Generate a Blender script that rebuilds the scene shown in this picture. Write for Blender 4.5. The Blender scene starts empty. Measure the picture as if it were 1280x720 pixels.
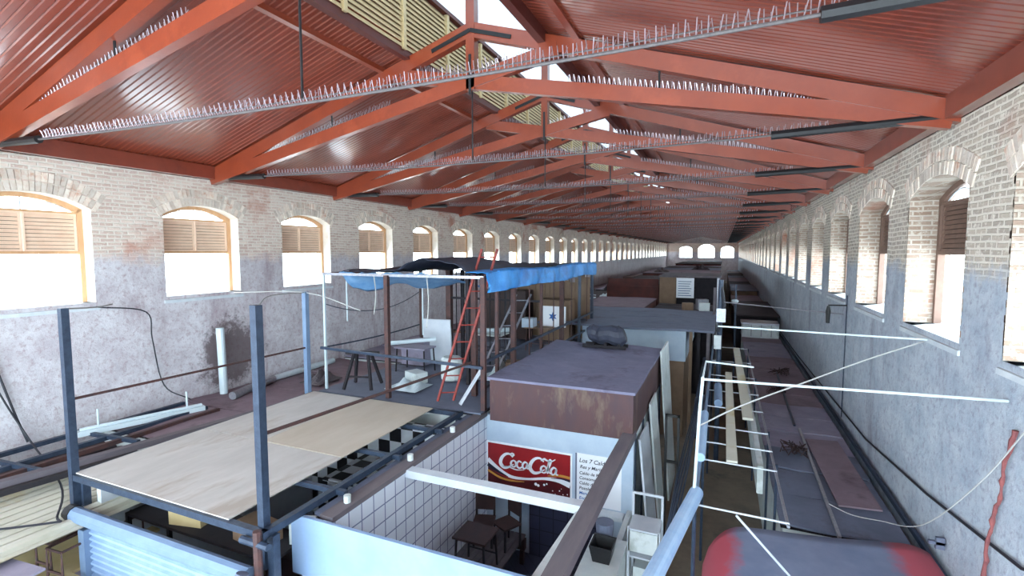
import bpy, bmesh, math, random
from mathutils import Vector, Matrix
random.seed(7)
C = bpy.context.scene.collection
H = 6.4            # eye height; coordinates below are written relative to eye level, builders add H so that the floor is z = 0
PI = math.pi

# ------------------------------------------------------------------ materials
def lin(c):
    return tuple(((v/255)/12.92 if v/255 <= .04045 else (((v/255)+.055)/1.055)**2.4) for v in c) + (1,)
def nt(name):
    m = bpy.data.materials.new(name); m.use_nodes = True
    t = m.node_tree; b = t.nodes['Principled BSDF']
    return m, t, b
def node(t, typ, **kw):
    n = t.nodes.new(typ)
    for k, v in kw.items():
        if k.startswith('i_'):
            n.inputs[k[2:].replace('_', ' ')].default_value = v
        else: setattr(n, k, v)
    return n
def mixc(t, fac, a, b):
    n = t.nodes.new('ShaderNodeMix'); n.data_type = 'RGBA'
    for s, v in ((0, fac), (6, a), (7, b)):
        if isinstance(v, bpy.types.NodeSocket): t.links.new(v, n.inputs[s])
        else: n.inputs[s].default_value = v
    return n.outputs[2]
def ramp(t, src, lo, hi):
    n = t.nodes.new('ShaderNodeMapRange'); n.inputs[1].default_value = lo; n.inputs[2].default_value = hi
    t.links.new(src, n.inputs[0]); return n.outputs[0]
def mth(t, op, a, b=0.0, c=None):
    n = t.nodes.new('ShaderNodeMath'); n.operation = op
    for i, v in enumerate((a, b, c)):
        if v is None: continue
        if isinstance(v, bpy.types.NodeSocket): t.links.new(v, n.inputs[i])
        else: n.inputs[i].default_value = v
    return n.outputs[0]
def noise(t, vec, scale, detail=4, rough=.6):
    n = node(t, 'ShaderNodeTexNoise'); n.inputs['Scale'].default_value = scale
    n.inputs['Detail'].default_value = detail; n.inputs['Roughness'].default_value = rough
    t.links.new(vec, n.inputs['Vector']); return n.outputs['Fac']
def mt(name, c1, c2=None, scale=3.0, rough=.6, bump=.15, metal=0.0, c3=None, stretch=(1,1,1), spec=.5, island=0.0, coat=0.0):
    m, t, b = nt(name)
    b.inputs['Roughness'].default_value = rough; b.inputs['Metallic'].default_value = metal
    b.inputs['Specular IOR Level'].default_value = spec
    if coat: b.inputs['Coat Weight'].default_value = 1; b.inputs['Coat Roughness'].default_value = coat; b.inputs['Coat IOR'].default_value = 1.55
    if c2 is None:
        b.inputs['Base Color'].default_value = lin(c1)
        if not island: return m
        c2 = c1
    tc = node(t, 'ShaderNodeTexCoord'); mp = node(t, 'ShaderNodeMapping'); mp.inputs['Scale'].default_value = stretch
    t.links.new(tc.outputs['Object'], mp.inputs[0]); v = mp.outputs[0]
    f1 = noise(t, v, scale, 6, .65)
    col = mixc(t, ramp(t, f1, .35, .65), lin(c1), lin(c2))
    if c3 is not None:
        f2 = noise(t, v, scale*.37+.2, 5, .7)
        col = mixc(t, ramp(t, f2, .54, .66), col, lin(c3))
    if island:
        g = node(t, 'ShaderNodeNewGeometry')
        hs = node(t, 'ShaderNodeHueSaturation'); t.links.new(col, hs.inputs['Color'])
        t.links.new(ramp(t, g.outputs['Random Per Island'], 0, 1), hs.inputs['Value'])
        mr = mth(t, 'MULTIPLY_ADD', g.outputs['Random Per Island'], island, 1-island/2)
        t.links.new(mr, hs.inputs['Value']); col = hs.outputs[0]
    t.links.new(col, b.inputs['Base Color'])
    if bump:
        bp = node(t, 'ShaderNodeBump'); bp.inputs['Strength'].default_value = bump; bp.inputs['Distance'].default_value = .02
        t.links.new(noise(t, v, scale*5, 5, .7), bp.inputs['Height']); t.links.new(bp.outputs[0], b.inputs['Normal'])
    return m
def wallmat(name, brick1, brick2, mortar, plA, plB, plC, stain, split, fallen=None):
    """whitewashed brick above the split height, rough plaster with stains below it"""
    m, t, b = nt(name); b.inputs['Roughness'].default_value = .92; b.inputs['Specular IOR Level'].default_value = .2
    g = node(t, 'ShaderNodeNewGeometry'); sx = node(t, 'ShaderNodeSeparateXYZ'); t.links.new(g.outputs['Position'], sx.inputs[0])
    P = g.outputs['Position']
    cb = node(t, 'ShaderNodeCombineXYZ')
    wob = noise(t, P, .9, 3)
    t.links.new(mth(t, 'ADD', sx.outputs[0], sx.outputs[1]), cb.inputs[0])
    t.links.new(mth(t, 'MULTIPLY_ADD', wob, .10, sx.outputs[2]), cb.inputs[1])
    br = node(t, 'ShaderNodeTexBrick'); t.links.new(cb.outputs[0], br.inputs['Vector'])
    for k, v in (('Scale', 1), ('Mortar Size', .018), ('Mortar Smooth', .4), ('Brick Width', .27), ('Row Height', .083), ('Bias', 0.0)):
        br.inputs[k].default_value = v
    br.inputs['Color1'].default_value = lin(brick1); br.inputs['Color2'].default_value = lin(brick2); br.inputs['Mortar'].default_value = lin(mortar)
    n1 = noise(t, P, 2.2, 7, .7); n2 = noise(t, P, 9, 6, .75); n3 = noise(t, P, .55, 5, .65)
    bc = mixc(t, ramp(t, n2, .52, .62), br.outputs['Color'], lin(mortar))
    bc = mixc(t, ramp(t, n3, .56, .70), bc, lin(tuple(int(.55*a+.45*c) for a, c in zip(brick1, (190, 110, 85)))))
    pl = mixc(t, ramp(t, n1, .36, .62), lin(plA), lin(plB))
    pl = mixc(t, ramp(t, n2, .50, .68), pl, lin(plC))
    mp = node(t, 'ShaderNodeMapping'); mp.inputs['Scale'].default_value = (1, 1, .22); t.links.new(P, mp.inputs[0])
    st = noise(t, mp.outputs[0], 1.1, 7, .68)
    pl = mixc(t, mth(t, 'MULTIPLY', ramp(t, st, .55, .70), .8), pl, lin(stain))
    if fallen:                                          # a patch where the render has fallen off and left dark masonry
        vm = node(t, 'ShaderNodeVectorMath', operation='DISTANCE'); t.links.new(P, vm.inputs[0]); vm.inputs[1].default_value = fallen
        dd = mth(t, 'MULTIPLY_ADD', n2, 1.4, mth(t, 'MULTIPLY_ADD', n1, 1.6, vm.outputs['Value']))
        pl = mixc(t, mth(t, 'MULTIPLY', ramp(t, dd, 2.5, 2.15), .85), pl, lin((96, 82, 84)))
    zz = mth(t, 'MULTIPLY_ADD', noise(t, P, 2.4, 8, .78), .9, sx.outputs[2])
    f = ramp(t, zz, split+.45-.16, split+.45+.14)
    t.links.new(mixc(t, f, pl, bc), b.inputs['Base Color'])
    hb = mth(t, 'MULTIPLY', mth(t, 'SUBTRACT', 1.0, br.outputs['Fac']), .5)
    hh = mth(t, 'ADD', mth(t, 'MULTIPLY', hb, f), mth(t, 'MULTIPLY', n2, .9))
    bp = node(t, 'ShaderNodeBump'); bp.inputs['Strength'].default_value = .75; bp.inputs['Distance'].default_value = .03
    t.links.new(hh, bp.inputs['Height']); t.links.new(bp.outputs[0], b.inputs['Normal'])
    return m
def tilemat(name, c, grout, size=.3, z=.25):
    m, t, b = nt(name); b.inputs['Roughness'].default_value = .3
    g = node(t, 'ShaderNodeNewGeometry'); sx = node(t, 'ShaderNodeSeparateXYZ'); t.links.new(g.outputs['Position'], sx.inputs[0])
    cb = node(t, 'ShaderNodeCombineXYZ'); t.links.new(mth(t, 'ADD', sx.outputs[0], sx.outputs[1]), cb.inputs[0]); t.links.new(sx.outputs[2], cb.inputs[1])
    br = node(t, 'ShaderNodeTexBrick'); br.offset = 0; t.links.new(cb.outputs[0], br.inputs['Vector'])
    for k, v in (('Scale', 1), ('Mortar Size', .011), ('Brick Width', size), ('Row Height', z)): br.inputs[k].default_value = v
    br.inputs['Color1'].default_value = lin(c); br.inputs['Color2'].default_value = lin(tuple(max(0, x-8) for x in c)); br.inputs['Mortar'].default_value = lin(grout)
    t.links.new(br.outputs['Color'], b.inputs['Base Color']); return m
def checkmat(name, a, c, s):
    m, t, b = nt(name); b.inputs['Roughness'].default_value = .35
    g = node(t, 'ShaderNodeNewGeometry'); ck = node(t, 'ShaderNodeTexChecker'); ck.inputs['Scale'].default_value = s
    ck.inputs['Color1'].default_value = lin(a); ck.inputs['Color2'].default_value = lin(c)
    t.links.new(g.outputs['Position'], ck.inputs['Vector']); t.links.new(ck.outputs['Color'], b.inputs['Base Color']); return m

M = dict(
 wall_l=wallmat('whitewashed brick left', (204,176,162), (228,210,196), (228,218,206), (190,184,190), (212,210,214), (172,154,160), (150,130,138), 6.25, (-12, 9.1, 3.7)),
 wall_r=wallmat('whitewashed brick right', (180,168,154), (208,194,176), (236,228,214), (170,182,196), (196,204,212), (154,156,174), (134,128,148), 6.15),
 arch=mt('arch bricks', (216,198,182), (230,220,208), 6, .9, .5, island=.35, c3=(206,166,142)),
 reveal=mt('reveal render', (226,214,198), (238,230,220), 4, .9, .4),
 sill=mt('cement sill', (196,206,214), (216,222,226), 4, .8, .2),
 tanwood=mt('tan varnished wood', (196,150,108), (214,170,128), 5, .5, .1, stretch=(1,1,.2)),
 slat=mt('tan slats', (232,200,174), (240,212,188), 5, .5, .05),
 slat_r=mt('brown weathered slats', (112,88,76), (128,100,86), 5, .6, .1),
 brick_reveal=None,
 louvre=mt('cream louvre slats', (206,182,138), (216,194,150), 4, .5, .05),
 roof=mt('red painted boards', (120,50,32), (132,56,37), 1.3, .38, .05, c3=(110,44,29), spec=.4, coat=.17),
 beam=mt('red painted timber', (144,60,32), (134,54,29), 2.0, .4, .08, c3=(154,67,38), spec=.4, coat=.25),
 darkred=mt('dark red timber', (96,40,34), (86,36,30), 2, .5, .1),
 black=mt('black sleeve', (16,16,19), (24,24,28), 8, .5, .2),
 cablegrey=mt('dull grey cable', (78,72,74), (96,90,90), 20, .6, .1),
 steel=mt('galvanised steel', (140,142,152), (168,168,176), 20, .35, .1, metal=.6),
 spike=mt('steel spikes', (190,178,186), None, rough=.35, metal=.7),
 darksteel=mt('dark blue steel', (38,50,70), (54,68,88), 9, .45, .2, metal=.2),
 brownsteel=mt('rusty brown steel', (84,52,48), (60,44,46), 9, .7, .3),
 redsteel=mt('red lead paint steel', (150,52,42), (110,44,40), 9, .6, .3),
 ply=mt('weathered plywood', (180,176,172), (196,192,188), 2.2, .75, .15, c3=(168,158,148), stretch=(1,.3,1)),
 ply2=mt('pale plywood', (184,172,156), (194,184,170), 2.2, .75, .15, stretch=(1,.3,1)),
 shutter=mt('blue grey roller shutter', (124,148,180), (140,162,190), 3, .45, .08),
 hood=mt('pale blue hood', (102,124,154), (114,136,164), 3, .5, .1),
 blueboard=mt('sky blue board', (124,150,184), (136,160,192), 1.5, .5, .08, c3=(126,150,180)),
 whiteboard=mt('pale blue board', (168,186,206), (186,202,216), 1.5, .5, .08, c3=(154,174,198)),
 white=mt('white paint', (190,198,208), (204,210,218), 3, .5, .08),
 offwhite=mt('stained white panel', (196,206,208), (214,220,220), 2.5, .6, .15, c3=(168,176,172)),
 pvc=mt('white pvc', (190,206,214), (202,214,220), 4, .35, .03),
 bluepvc=mt('pale blue pipe', (150,184,222), (172,200,230), 4, .4, .05),
 greyroof=mt('grey lavender sheet roof', (128,122,142), (148,142,160), 1.6, .7, .25, c3=(112,104,122)),
 slate=mt('slate blue sheet roof', (92,100,120), (108,114,134), 1.6, .7, .25, c3=(82,84,100)),
 brownroof=mt('mauve brown sheet roof', (116,98,108), (134,116,126), 1.6, .75, .25, c3=(96,80,88)),
 darkroof=mt('dark sooty roof', (46,38,44), (62,52,58), 2, .85, .4),
 redboard=mt('dark red boards', (92,42,36), (70,34,32), 2, .7, .2),
 rustbox=mt('rust stained sheet metal', (84,56,56), (74,54,60), 3.2, .7, .25, c3=(110,94,80), stretch=(1,1,.35)),
 boxtop=mt('chalky lavender sheet', (108,108,132), (124,122,146), 1.8, .8, .25, c3=(94,90,112)),
 tan=mt('tan board', (122,98,78), (134,110,90), 3, .7, .15),
 dark=mt('dark interior', (30,28,34), (40,36,42), 4, .9, .1),
 concrete=mt('dirty concrete floor', (142,128,112), (118,106,94), 1.2, .85, .3, c3=(100,92,84)),
 tile=tilemat('white wall tiles', (226,232,242), (120,130,164), .26, .26),
 darktile=tilemat('dark floor blocks', (56,58,78), (30,32,46), .3, .3),
 check=checkmat('black and white checks', (226,232,240), (26,26,34), 3.4),
 signred=mt('sign red', (150,24,30), (132,20,28), 2, .4, 0),
 signdark=mt('sign deep red', (84,14,22), (64,12,20), 4, .4, 0),
 signwhite=mt('sign white', (232,236,242), None, rough=.5),
 signgold=mt('sign gold', (196,140,60), None, rough=.5),
 ink=mt('black ink', (24,28,52), None, rough=.7),
 blueink=mt('blue ink', (40,96,170), None, rough=.7),
 tarp=mt('blue tarpaulin', (40,132,214), (70,160,232), 3, .45, .35, c3=(52,118,190)),
 palet=mt('faded blue tarpaulin', (90,140,190), (130,170,208), 3, .5, .35),
 darktarp=mt('dark grey tarpaulin', (40,44,60), (60,64,80), 3, .6, .35),
 cream=mt('cream corrugated sheet', (186,184,168), (198,196,184), 1.2, .5, .1, c3=(186,172,132)),
 yellow=mt('yellowed panel', (188,166,118), (200,180,136), 2, .6, .15),
 rope=mt('pale rope', (170,170,168), None, rough=.8),
 wire=mt('black wire', (30,32,42), None, rough=.6),
 redrope=mt('rusty red rope', (150,84,80), (120,70,74), 9, .8, .3),
 wood=mt('grey weathered timber', (112,104,108), (92,86,94), 3, .8, .35, stretch=(1,.15,1)),
 plank=mt('worn planks', (96,88,92), (74,68,74), 4, .75, .3, island=.4),
 brownwood=mt('dark brown wood', (58,36,34), (44,30,32), 5, .55, .15),
 canopyfab=None, glass=None, milk=None)

# canopy: grey middle, faded red ends (paint on the sheet itself)
m, t, b = nt('grey sheet with faded red ends'); b.inputs['Roughness'].default_value = .55
g = node(t, 'ShaderNodeNewGeometry'); sx = node(t, 'ShaderNodeSeparateXYZ'); t.links.new(g.outputs['Position'], sx.inputs[0])
n = noise(t, g.outputs['Position'], 2.6, 6, .7)
e = mth(t, 'ABSOLUTE', mth(t, 'SUBTRACT', sx.outputs[0], 1.28))
e = mth(t, 'MULTIPLY_ADD', n, .45, e)
c0 = mixc(t, ramp(t, noise(t, g.outputs['Position'], 1.4, 6), .35, .65), lin((112,124,152)), lin((134,144,170)))
t.links.new(mixc(t, ramp(t, e, 1.14, 1.34), c0, lin((188,84,98))), b.inputs['Base Color']); M['canopyfab'] = m
# clear glass, thin
m, t, b = nt('window glass'); b.inputs['Transmission Weight'].default_value = 1; b.inputs['Roughness'].default_value = .02; b.inputs['IOR'].default_value = 1.1
b.inputs['Base Color'].default_value = (.97, 1, 1, 1); M['glass'] = m
# translucent corrugated rooflight
m, t, b = nt('translucent rooflight sheet'); tr = node(t, 'ShaderNodeBsdfTranslucent'); tr.inputs[0].default_value = (.15, .165, .18, 1)
mx = node(t, 'ShaderNodeMixShader'); mx.inputs[0].default_value = .9
t.links.new(b.outputs[0], mx.inputs[1]); t.links.new(tr.outputs[0], mx.inputs[2]); t.links.new(mx.outputs[0], t.nodes['Material Output'].inputs[0])
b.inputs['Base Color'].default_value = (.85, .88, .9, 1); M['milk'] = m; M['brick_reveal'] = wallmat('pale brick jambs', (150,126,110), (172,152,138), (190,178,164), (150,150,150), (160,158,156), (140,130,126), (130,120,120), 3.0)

# ------------------------------------------------------------------ builders
class MB:
    def __init__(s): s.v = []; s.f = []
    def add(s, vs, fs):
        o = len(s.v); s.v += [tuple(p) for p in vs]; s.f += [tuple(i+o for i in f) for f in fs]
    def box(s, x0, x1, y0, y1, z0, z1):
        s.add([(x0,y0,z0),(x1,y0,z0),(x1,y1,z0),(x0,y1,z0),(x0,y0,z1),(x1,y0,z1),(x1,y1,z1),(x0,y1,z1)],
              [(0,3,2,1),(4,5,6,7),(0,1,5,4),(1,2,6,5),(2,3,7,6),(3,0,4,7)]); return s
    def obox(s, c, size, rx=0, ry=0, rz=0):
        R_ = Matrix.Rotation(rz,3,'Z') @ Matrix.Rotation(ry,3,'Y') @ Matrix.Rotation(rx,3,'X'); c = Vector(c); h = [q/2 for q in size]
        P = [c + R_ @ Vector((a*h[0], b_*h[1], d*h[2])) for d in (-1,1) for a, b_ in ((-1,-1),(1,-1),(1,1),(-1,1))]
        s.add(P, [(0,3,2,1),(4,5,6,7),(0,1,5,4),(1,2,6,5),(2,3,7,6),(3,0,4,7)]); return s
    def bar(s, p, q, w, h, up=(0,0,1)):
        p = Vector(p); q = Vector(q); d = (q-p).normalized(); up = Vector(up)
        if abs(d.dot(up)) > .98: up = Vector((0,1,0))
        a = d.cross(up).normalized()*w/2; b_ = a.cross(d).normalized()*h/2
        P = [p-a-b_, p+a-b_, p+a+b_, p-a+b_, q-a-b_, q+a-b_, q+a+b_, q-a+b_]
        s.add(P, [(0,3,2,1),(4,5,6,7),(0,1,5,4),(1,2,6,5),(2,3,7,6),(3,0,4,7)]); return s
    def tube(s, pts, r, n=8, cap=True):
        pts = [Vector(p) for p in pts]; rs = r if isinstance(r, (list, tuple)) else [r]*len(pts)
        V = []; N = len(pts); a = None
        for i, p in enumerate(pts):
            d = (pts[min(i+1, N-1)]-pts[max(i-1, 0)]).normalized()
            if a is None: a = d.cross(Vector((0,0,1)) if abs(d.z) < .9 else Vector((0,1,0))).normalized()
            else: a = (a-d*a.dot(d)).normalized()
            b_ = d.cross(a)
            for k in range(n):
                th = 2*PI*k/n; V.append(p+(a*math.cos(th)+b_*math.sin(th))*rs[i])
        F = [(i*n+k, i*n+(k+1)%n, (i+1)*n+(k+1)%n, (i+1)*n+k) for i in range(N-1) for k in range(n)]
        if cap: F += [tuple(range(n))[::-1], tuple((N-1)*n+k for k in range(n))]
        s.add(V, F); return s
    def prism(s, poly, fn, a, b_):
        """poly of 2-D points; fn(u, v, w) -> 3-D; between w = a and w = b_"""
        n = len(poly); V = [fn(u, v, a) for u, v in poly]+[fn(u, v, b_) for u, v in poly]
        s.add(V, [tuple(range(n))[::-1], tuple(range(n, 2*n))]+[(i, (i+1)%n, (i+1)%n+n, i+n) for i in range(n)]); return s
    def sheet(s, fn, nu, nv, th=.0):
        V = [fn(i/nu, j/nv) for j in range(nv+1) for i in range(nu+1)]
        F = [(j*(nu+1)+i, j*(nu+1)+i+1, (j+1)*(nu+1)+i+1, (j+1)*(nu+1)+i) for j in range(nv) for i in range(nu)]
        if th:
            o = len(V); V += [(p[0], p[1], p[2]-th) for p in V]; F2 = [tuple(q+o for q in f)[::-1] for f in F]
            e = [(i, i+1) for i in range(nu)]+[(j*(nu+1)+nu, (j+1)*(nu+1)+nu) for j in range(nv)]
            e += [(nv*(nu+1)+i+1, nv*(nu+1)+i) for i in range(nu)]+[((j+1)*(nu+1), j*(nu+1)) for j in range(nv)]
            F += F2+[(b_, a, a+o, b_+o) for a, b_ in e]
        s.add(V, F); return s
    def build(s, name, mat, parent=None, smooth=False, rel=False):
        me = bpy.data.meshes.new(name)
        if parent is not None and not rel: off = Vector(wloc(parent)) - Vector((0, 0, H))
        elif rel: off = Vector((0, 0, 0))
        else:
            xs, ys, zs = zip(*s.v); off = Vector(((min(xs)+max(xs))/2, (min(ys)+max(ys))/2, min(zs)))
        me.from_pydata([Vector(p)-off for p in s.v], [], s.f)
        bm = bmesh.new(); bm.from_mesh(me); bmesh.ops.recalc_face_normals(bm, faces=bm.faces); bm.to_mesh(me); bm.free()
        me.materials.append(mat)
        if smooth:
            for p in me.polygons: p.use_smooth = True
        o = bpy.data.objects.new(name, me); C.objects.link(o)
        if parent is not None: o.parent = parent
        else: o.location = off+Vector((0, 0, H))
        return o
def wloc(o):
    l = Vector(o.location)
    while o.parent is not None: o = o.parent; l = l+Vector(o.location)
    return l
def tag(o, label=None, cat=None, group=None, kind=None):
    for k, v in (('label', label), ('category', cat), ('group', group), ('kind', kind)):
        if v: o[k] = v
    return o
def thing(name, loc, label, cat, group=None):
    o = bpy.data.objects.new(name, None); C.objects.link(o); o.location = (loc[0], loc[1], loc[2]+H); o.empty_display_size = .2
    return tag(o, label, cat, group)
def struct(name, mb, mat, smooth=False): return tag(mb.build(name, mat, smooth=smooth), kind='structure')
def one(name, mb, mat, label, cat, group=None, smooth=False): return tag(mb.build(name, mat, smooth=smooth), label, cat, group)
def copy_tree(o, parent=None):
    c = o.copy(); C.objects.link(c)
    if parent is not None: c.parent = parent
    for ch in [x for x in o.children]: copy_tree(ch, c)
    return c
def lerp(a, b, t): return tuple(p+(q-p)*t for p, q in zip(a, b))
def sag(a, b, s, n=14): return [tuple(c-(s*4*t*(1-t) if k == 2 else 0) for k, c in enumerate(lerp(a, b, t))) for t in [i/n for i in range(n+1)]]
def wirepts(pts, n=6):
    """Catmull-Rom through points"""
    P = [Vector(p) for p in pts]; P = [P[0]*2-P[1]]+P+[P[-1]*2-P[-2]]; out = []
    for i in range(1, len(P)-2):
        for k in range(n):
            t = k/n; a, b_, c, d = P[i-1], P[i], P[i+1], P[i+2]
            out.append(.5*((2*b_)+(c-a)*t+(2*a-5*b_+4*c-d)*t*t+(3*b_-a-3*c+d)*t**3))
    out.append(P[-2]); return out
# ------------------------------------------------------------------ shell
XL, XR, ZT, YEND, Y0 = -12.0, 2.9, 1.8, 118.0, -6.0
ZF = -H
TH = .6
SPR, CRN = .86, 1.12      # spring and crown of the segmental arches
def arch_pts(hw, n=12):
    """from left spring to right spring, (dy, z)"""
    rise = CRN-SPR; r = (hw*hw+rise*rise)/(2*rise); a = math.asin(hw/r); zc = CRN-r
    return [(r*math.sin(-a+2*a*i/n), zc+r*math.cos(-a+2*a*i/n)) for i in range(n+1)]
def long_wall(side, centres, hw, sill, ragged):
    X = XL if side == 'left' else XR; so = -1 if side == 'left' else 1
    mb = MB(); zb, zt = ZF, ZT
    cs = sorted(centres); rng = random.Random(3)
    def face(pts, x): mb.add([(x, y, z) for y, z in pts], [tuple(range(len(pts)))])
    for i, c in enumerate(cs):
        ya = Y0 if i == 0 else (cs[i-1]+c)/2; yb = YEND if i == len(cs)-1 else (cs[i+1]+c)/2
        A = [(c+dy, z) for dy, z in arch_pts(hw)]
        jam = []                                       # ragged jambs: courses of broken brick ends
        z = sill; rag = ragged and c < 30
        L = [(c-hw, sill)]; R_ = [(c+hw, sill)]
        if rag:
            while z < SPR-.1:
                z2 = z+.085; o = rng.uniform(-.01, .055); o2 = rng.uniform(-.01, .055)
                L += [(c-hw-o, z), (c-hw-o, z2)]; R_ += [(c+hw+o2, z), (c+hw+o2, z2)]; z = z2
        L += A[:7]; R_ += A[::-1][:7]
        for x, l, r in ((X, L, R_), (X+so*TH, [(c-hw, sill)]+A[:7], [(c+hw, sill)]+A[::-1][:7])):
            face([(ya, zb), (c, zb), (c, sill)]+l+[(c, zt), (ya, zt)], x)
            face([(yb, zb), (c, zb), (c, sill)]+r+[(c, zt), (yb, zt)], x)
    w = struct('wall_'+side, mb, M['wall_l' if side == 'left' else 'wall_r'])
    return w
def reveals(side, centres, hw, sill):
    """plastered inner faces of the openings, one mesh belonging to each window"""
LC = [8.46+3.37*k for k in range(-3, 33)]
RC = [9.43+3.37*k for k in range(-3, 32)]
LHW, LS, RHW, RS = .97, -1.06, 1.12, -1.22
long_wall('left', LC, LHW, LS, False)
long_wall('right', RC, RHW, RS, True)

def make_window(hw, sill, light, DX=0.0):
    """local frame: x into the room, y along the wall, z relative to eye level"""
    root = bpy.data.objects.new('window_1', None); C.objects.link(root)
    A = arch_pts(hw, 14)
    rv = MB()                                           # reveal: jambs, soffit, sill as a skin of depth TH
    loop = [(-hw, sill)]+A+[(hw, sill)]
    V = [(0, y, z) for y, z in loop]+[(-TH, y, z) for y, z in loop]; n = len(loop)
    rv.add(V, [(i, i+1, i+1+n, i+n) for i in range(n-1)])
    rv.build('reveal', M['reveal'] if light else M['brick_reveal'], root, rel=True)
    sl = MB(); sl.add([(.03, -hw-.06, sill-.09), (.03, hw+.06, sill-.09), (.03, hw+.06, sill-.16), (.03, -hw-.06, sill-.16),
                       (-TH, -hw, sill+.03), (-TH, hw, sill+.03), (-TH, hw, sill-.16), (-TH, -hw, sill-.16)],
                      [(0,1,2,3), (4,7,6,5), (0,4,5,1), (3,2,6,7), (0,3,7,4), (1,5,6,2)])
    sl.build('sill', M['sill'], root, rel=True)
    # frame
    fr = MB(); x0, x1 = -.40-DX, -.30-DX; t_ = .085
    B = arch_pts(hw-t_, 14); B = [(y, z-t_) for y, z in B]
    for i in range(14):
        fr.add([(x, *p) for x in (x0, x1) for p in (A[i], A[i+1], B[i+1], B[i])], [(0,1,2,3), (4,7,6,5), (3,2,6,7), (0,4,5,1)])
    fr.box(x0, x1, -hw, -hw+t_, sill, SPR); fr.box(x0, x1, hw-t_, hw, sill, SPR)
    fr.box(x0-.02, x1, -hw+t_, hw-t_, -.06, .0); fr.box(x0, x1, -hw+t_, hw-t_, .76, .80)
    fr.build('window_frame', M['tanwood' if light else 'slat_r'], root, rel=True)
    # two louvred leaves
    for s in (-1, 1):
        sh = MB(); a, b_ = (.008, hw-t_-.01)
        ya, yb = (a, b_) if s > 0 else (-b_, -a)
        st = .035
        sh.box(-.37-DX, -.33-DX, ya, ya+st, .0, .76); sh.box(-.37-DX, -.33-DX, yb-st, yb, .0, .76)
        sh.box(-.37-DX, -.33-DX, ya, yb, .0, .04); sh.box(-.37-DX, -.33-DX, ya, yb, .72, .76)
        for k in range(9): sh.obox((-.35-DX, (ya+yb)/2, .085+k*.075), (.068, yb-ya-2*st, .010), 0, math.radians(66 if light else 70))
        sh.box(-.385-DX, -.375-DX, ya, yb, .0, .76) if False else None
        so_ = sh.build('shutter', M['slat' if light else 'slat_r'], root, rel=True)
        MB().box(-.39-DX, -.38-DX, ya, yb, .0, .76).build('gap_shade_board', M['brownwood' if not light else 'tan'], so_, rel=True)  # darker board added behind the slats, its colour standing in for shade lines
    fl = MB(); fl.box(-.36-DX, -.34-DX, -.012, .012, .80, CRN-t_)
    for s in (-1, 1):
        fl.tube([(-.35-DX, s*(.05+.75*hw*u), .82+.15*math.sin(PI*(.15+.85*u))) for u in [i/8 for i in range(9)]], .012, 5)
    f = fl.build('fanlight', M['white'], root, rel=True)
    gl = MB(); P = [(y*.98, z) for y, z in B]+[(hw*.88, .8), (-hw*.88, .8)]
    gl.prism([(y, max(z, .8)) for y, z in B], lambda u, v, w: (w, u, v), -.352-DX, -.348-DX); g = gl.build('pane', M['glass'], f, rel=True)
    # relieving arch of bricks on edge, slightly proud of the wall
    ar = MB(); rise = CRN-SPR; r = (hw*hw+rise*rise)/(2*rise); am = math.asin(hw/r)*1.10; zc = CRN-r
    rng = random.Random(11)
    for ring, (ra, rb) in enumerate(((r+.005, r+.20), (r+.215, r+.40))):
        n = int(2*am*r/.085)
        for i in range(n):
            th = -am+2*am*(i+.5)/n; h = (.5*2*am/n)*.84; pr = rng.uniform(.008, .028)
            q = [(rr*math.sin(a2), zc+rr*math.cos(a2)) for rr, a2 in ((ra, th-h), (ra, th+h), (rb-rng.uniform(0, .02), th+h), (rb-rng.uniform(0, .02), th-h))]
            ar.prism(q, lambda u, v, w: (w, u, v), -.02, pr)
    ar.build('brick_arch', M['arch'], root, rel=True)
    return root
wn = 0
for side, cs, hw, sl, X, rz in (('left', LC, LHW, LS, XL, 0), ('right', RC, RHW, RS, XR, PI)):
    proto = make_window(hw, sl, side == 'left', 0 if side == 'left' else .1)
    for i, c in enumerate(cs):
        o = proto if i == 0 else copy_tree(proto)
        wn += 1; o.name = 'window_%d' % wn; o['kind'] = 'structure'
        o.location = (X, c, H); o.rotation_euler.z = rz
# end wall with three arched openings
def end_wall():
    mb = MB(); xs = [(-7.9, 1.35), (-3.6, 1.7), (.7, 1.3)]
    bounds = [XL-TH, -5.9, -1.3, XR+TH]; zr = lambda x: ZT+max(0, 1-abs(x+4.55)/7.8)*3.0+.1
    for y in (YEND, YEND+.6):
        for i, (c, hw) in enumerate(xs):
            a, b_ = bounds[i], bounds[i+1]; top = 1.05 if i != 1 else 1.5
            A = [(c-hw*math.cos(t_), .35+(top-.35)*math.sin(t_)) for t_ in [PI*k/12 for k in range(13)]]
            mb.add([(x, y, z) for x, z in [(a, ZF), (c, ZF), (c, -1.4), (c-hw, -1.4)]+A[:7]+[(c, zr(c)), (a, zr(a))]], [tuple(range(13))])
            mb.add([(x, y, z) for x, z in [(b_, ZF), (c, ZF), (c, -1.4), (c+hw, -1.4)]+A[::-1][:7]+[(c, zr(c)), (b_, zr(b_))]], [tuple(range(13))])
            if y == YEND:
                L = [(c-hw, -1.4)]+A+[(c+hw, -1.4)]; n = len(L)
                mb.add([(x, YEND, z) for x, z in L]+[(x, YEND+.6, z) for x, z in L], [(k, k+1, k+1+n, k+n) for k in range(n-1)]+[(0, n-1, 2*n-1, n)])
    struct('wall_far', mb, M['wall_l'])
end_wall()
struct('floor', MB().box(XL-TH, XR+TH, Y0, YEND+.6, ZF-.2, ZF), M['concrete'])

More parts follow.
